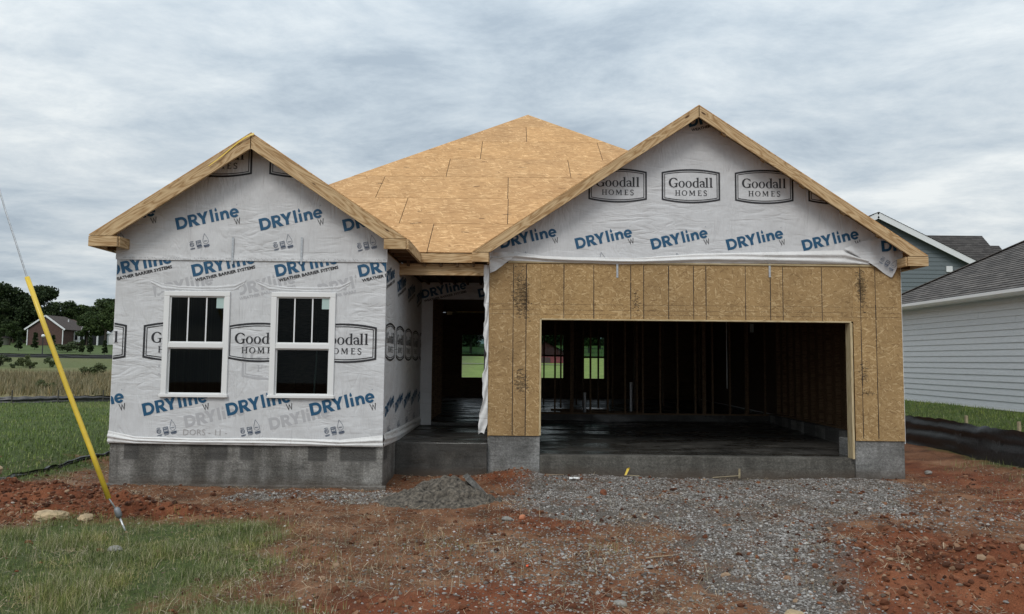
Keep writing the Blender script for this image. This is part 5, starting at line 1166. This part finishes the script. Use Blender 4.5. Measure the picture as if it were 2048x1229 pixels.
for k, (h, r, nb, n, sz, mat) in enumerate(((12, 4.6, 30, 8500, .40, M_LD), (12, 4.2, 26, 7600, .36, M_LM), (12, 5.2, 34, 9000, .42, M_LD), (10, 4.0, 24, 7000, .36, M_LM))):
    me, cen = crown_mesh('crown', h, r, nb, n, sz, mat); TV.append((me, trunk_mesh(h, .28, cen), h))
def tree(kind, x, y, hgt, label, cat='tree', group='trees in the distance', wide=1.0, name='broadleaf_tree'):
    cm, tm, h = TV[kind]; s = hgt/h; e = empty(name, (x, y, hz(x, y)), label, cat, group)
    for nm, me in (('crown', cm), ('trunk', tm)):
        o = bpy.data.objects.new(nm, me); link(o, e, Matrix.Translation((x, y, hz(x, y)-.1)) @ Matrix.Rotation(random.uniform(0, 6.28), 4, 'Z') @ Matrix.Diagonal((s*wide, s*wide, s, 1)))
def px(u, y): return (u-1024)/1470*y*1.0   # column in the picture at that distance
TL = [(0, 8, 158, 12.8, 'tall dark tree at the far left edge of the photograph', 1.1), (2, 50, 160, 11.0, 'dark tree just right of the tallest tree at left', 1.0), (0, 84, 158, 12.3, 'tall round dark tree directly behind the yellow guard', .95), (2, 28, 166, 11.2, 'dark tree behind the far left pair', 1.1), (3, 120, 170, 9.4, 'tree behind the brick roof ridge', 1.1), (1, 158, 165, 9.6, 'mid green tree above the porch of the brick house', 1.1), (3, 190, 172, 10.4, 'mid green tree behind the light tree by the house wall', 1.1), (2, 240, 165, 10.2, 'dark tree partly hidden by the left house wall', 1.1), (1, 212, 138, 8.6, 'lighter bushy tree right of the screened porch', 1.15), (3, 175, 139, 6.6, 'small tree covering the end of the screened porch', .8), (1, 22, 140, 4.6, 'low flowering tree left of the brick house', 1.3), (3, 42, 141, 3.6, 'round bush tree against the brick gable', 1.2),
      (1, 1142, 118, 6.0, 'tree beside the barn seen through the rear window', 1.0), (3, 1178, 112, 4.2, 'bushy tree in the right rear window', 1.0), (2, 942, 125, 9.0, 'dark tree in the rear window beyond the porch', 1.1), (2, 1100, 135, 9.5, 'dark tree behind the red barn', 1.2), (0, 1200, 135, 9.5, 'dark tree filling the top of the right rear window', 1.2)]
for k, u, y, h, lab, wd in TL: tree(k, px(u, y), y, h, lab, wide=wd)
# far wood: one mass
nb = 420; ux = RNG.uniform(-260, 200, nb); cz = RNG.uniform(.8, 6.5, nb)+5.0; cen = np.stack([ux, 182+RNG.uniform(-6, 8, nb), cz], 1); rad = np.stack([RNG.uniform(2, 4.2, nb)]*3, 1)*np.array([1, 1, .8])
V, F = leaves(cen, rad, 90000, .95); tag(npmesh('distant_wood', V, F, M_LD), 'dark line of distant woodland along the horizon', 'woodland', kind='stuff')
# young pines and shrubs in the field
pm, pc = crown_mesh('crown', 3, .8, 26, 900, .28, M_LD, .12, True); pt = trunk_mesh(3, .06, pc*.6); TV.append((pm, pt, 3))
for u, y, h, lab in ((2, 118, 3.0, 'small conical pine at the far left edge below the shed'), (40, 112, 3.1, 'small pine left of the street lamp'), (72, 116, 3.0, 'small pine in front of the brick gable'), (108, 116, 2.6, 'small pine right of the yellow guard by the brick house'), (167, 104, 2.2, 'slender sapling in front of the screened porch'), (183, 102, 2.6, 'sapling right of the porch near the road'), (212, 100, 2.2, 'sapling nearest the left house wall')):
    tree(4, px(u, y), y, h, lab, 'young tree', 'young trees in the field', name='young_pine')
sm, sc_ = crown_mesh('crown', 1.6, 1.0, 18, 2600, .09, M_LS, .1); TV.append((sm, trunk_mesh(1.6, .04, sc_*.5), 1.6))
for u, y, h, w, lab in ((6, 62, 1.0, 1.6, 'grey green bush at the left edge of the field'), (34, 58, .6, 1.0, 'low bush right of the edge bush in the field'), (52, 60, 1.1, .8, 'upright bush in the middle of the left field'), (66, 57, .8, .9, 'tiny bush beside the upright bush'), (104, 60, .95, .9, 'bush directly left of the yellow guard in the field'), (138, 108, 1.6, 2.2, 'long low hedge bush in front of the bay window'), (192, 44, .9, 1.4, 'green weed clump in the dry grass near the house'), (98, 30, .55, 1.2, 'weed clump behind the far end of the silt fence')):
    tree(5, px(u, y), y, h, lab, 'bush', 'bushes in the field', w, 'field_shrub')
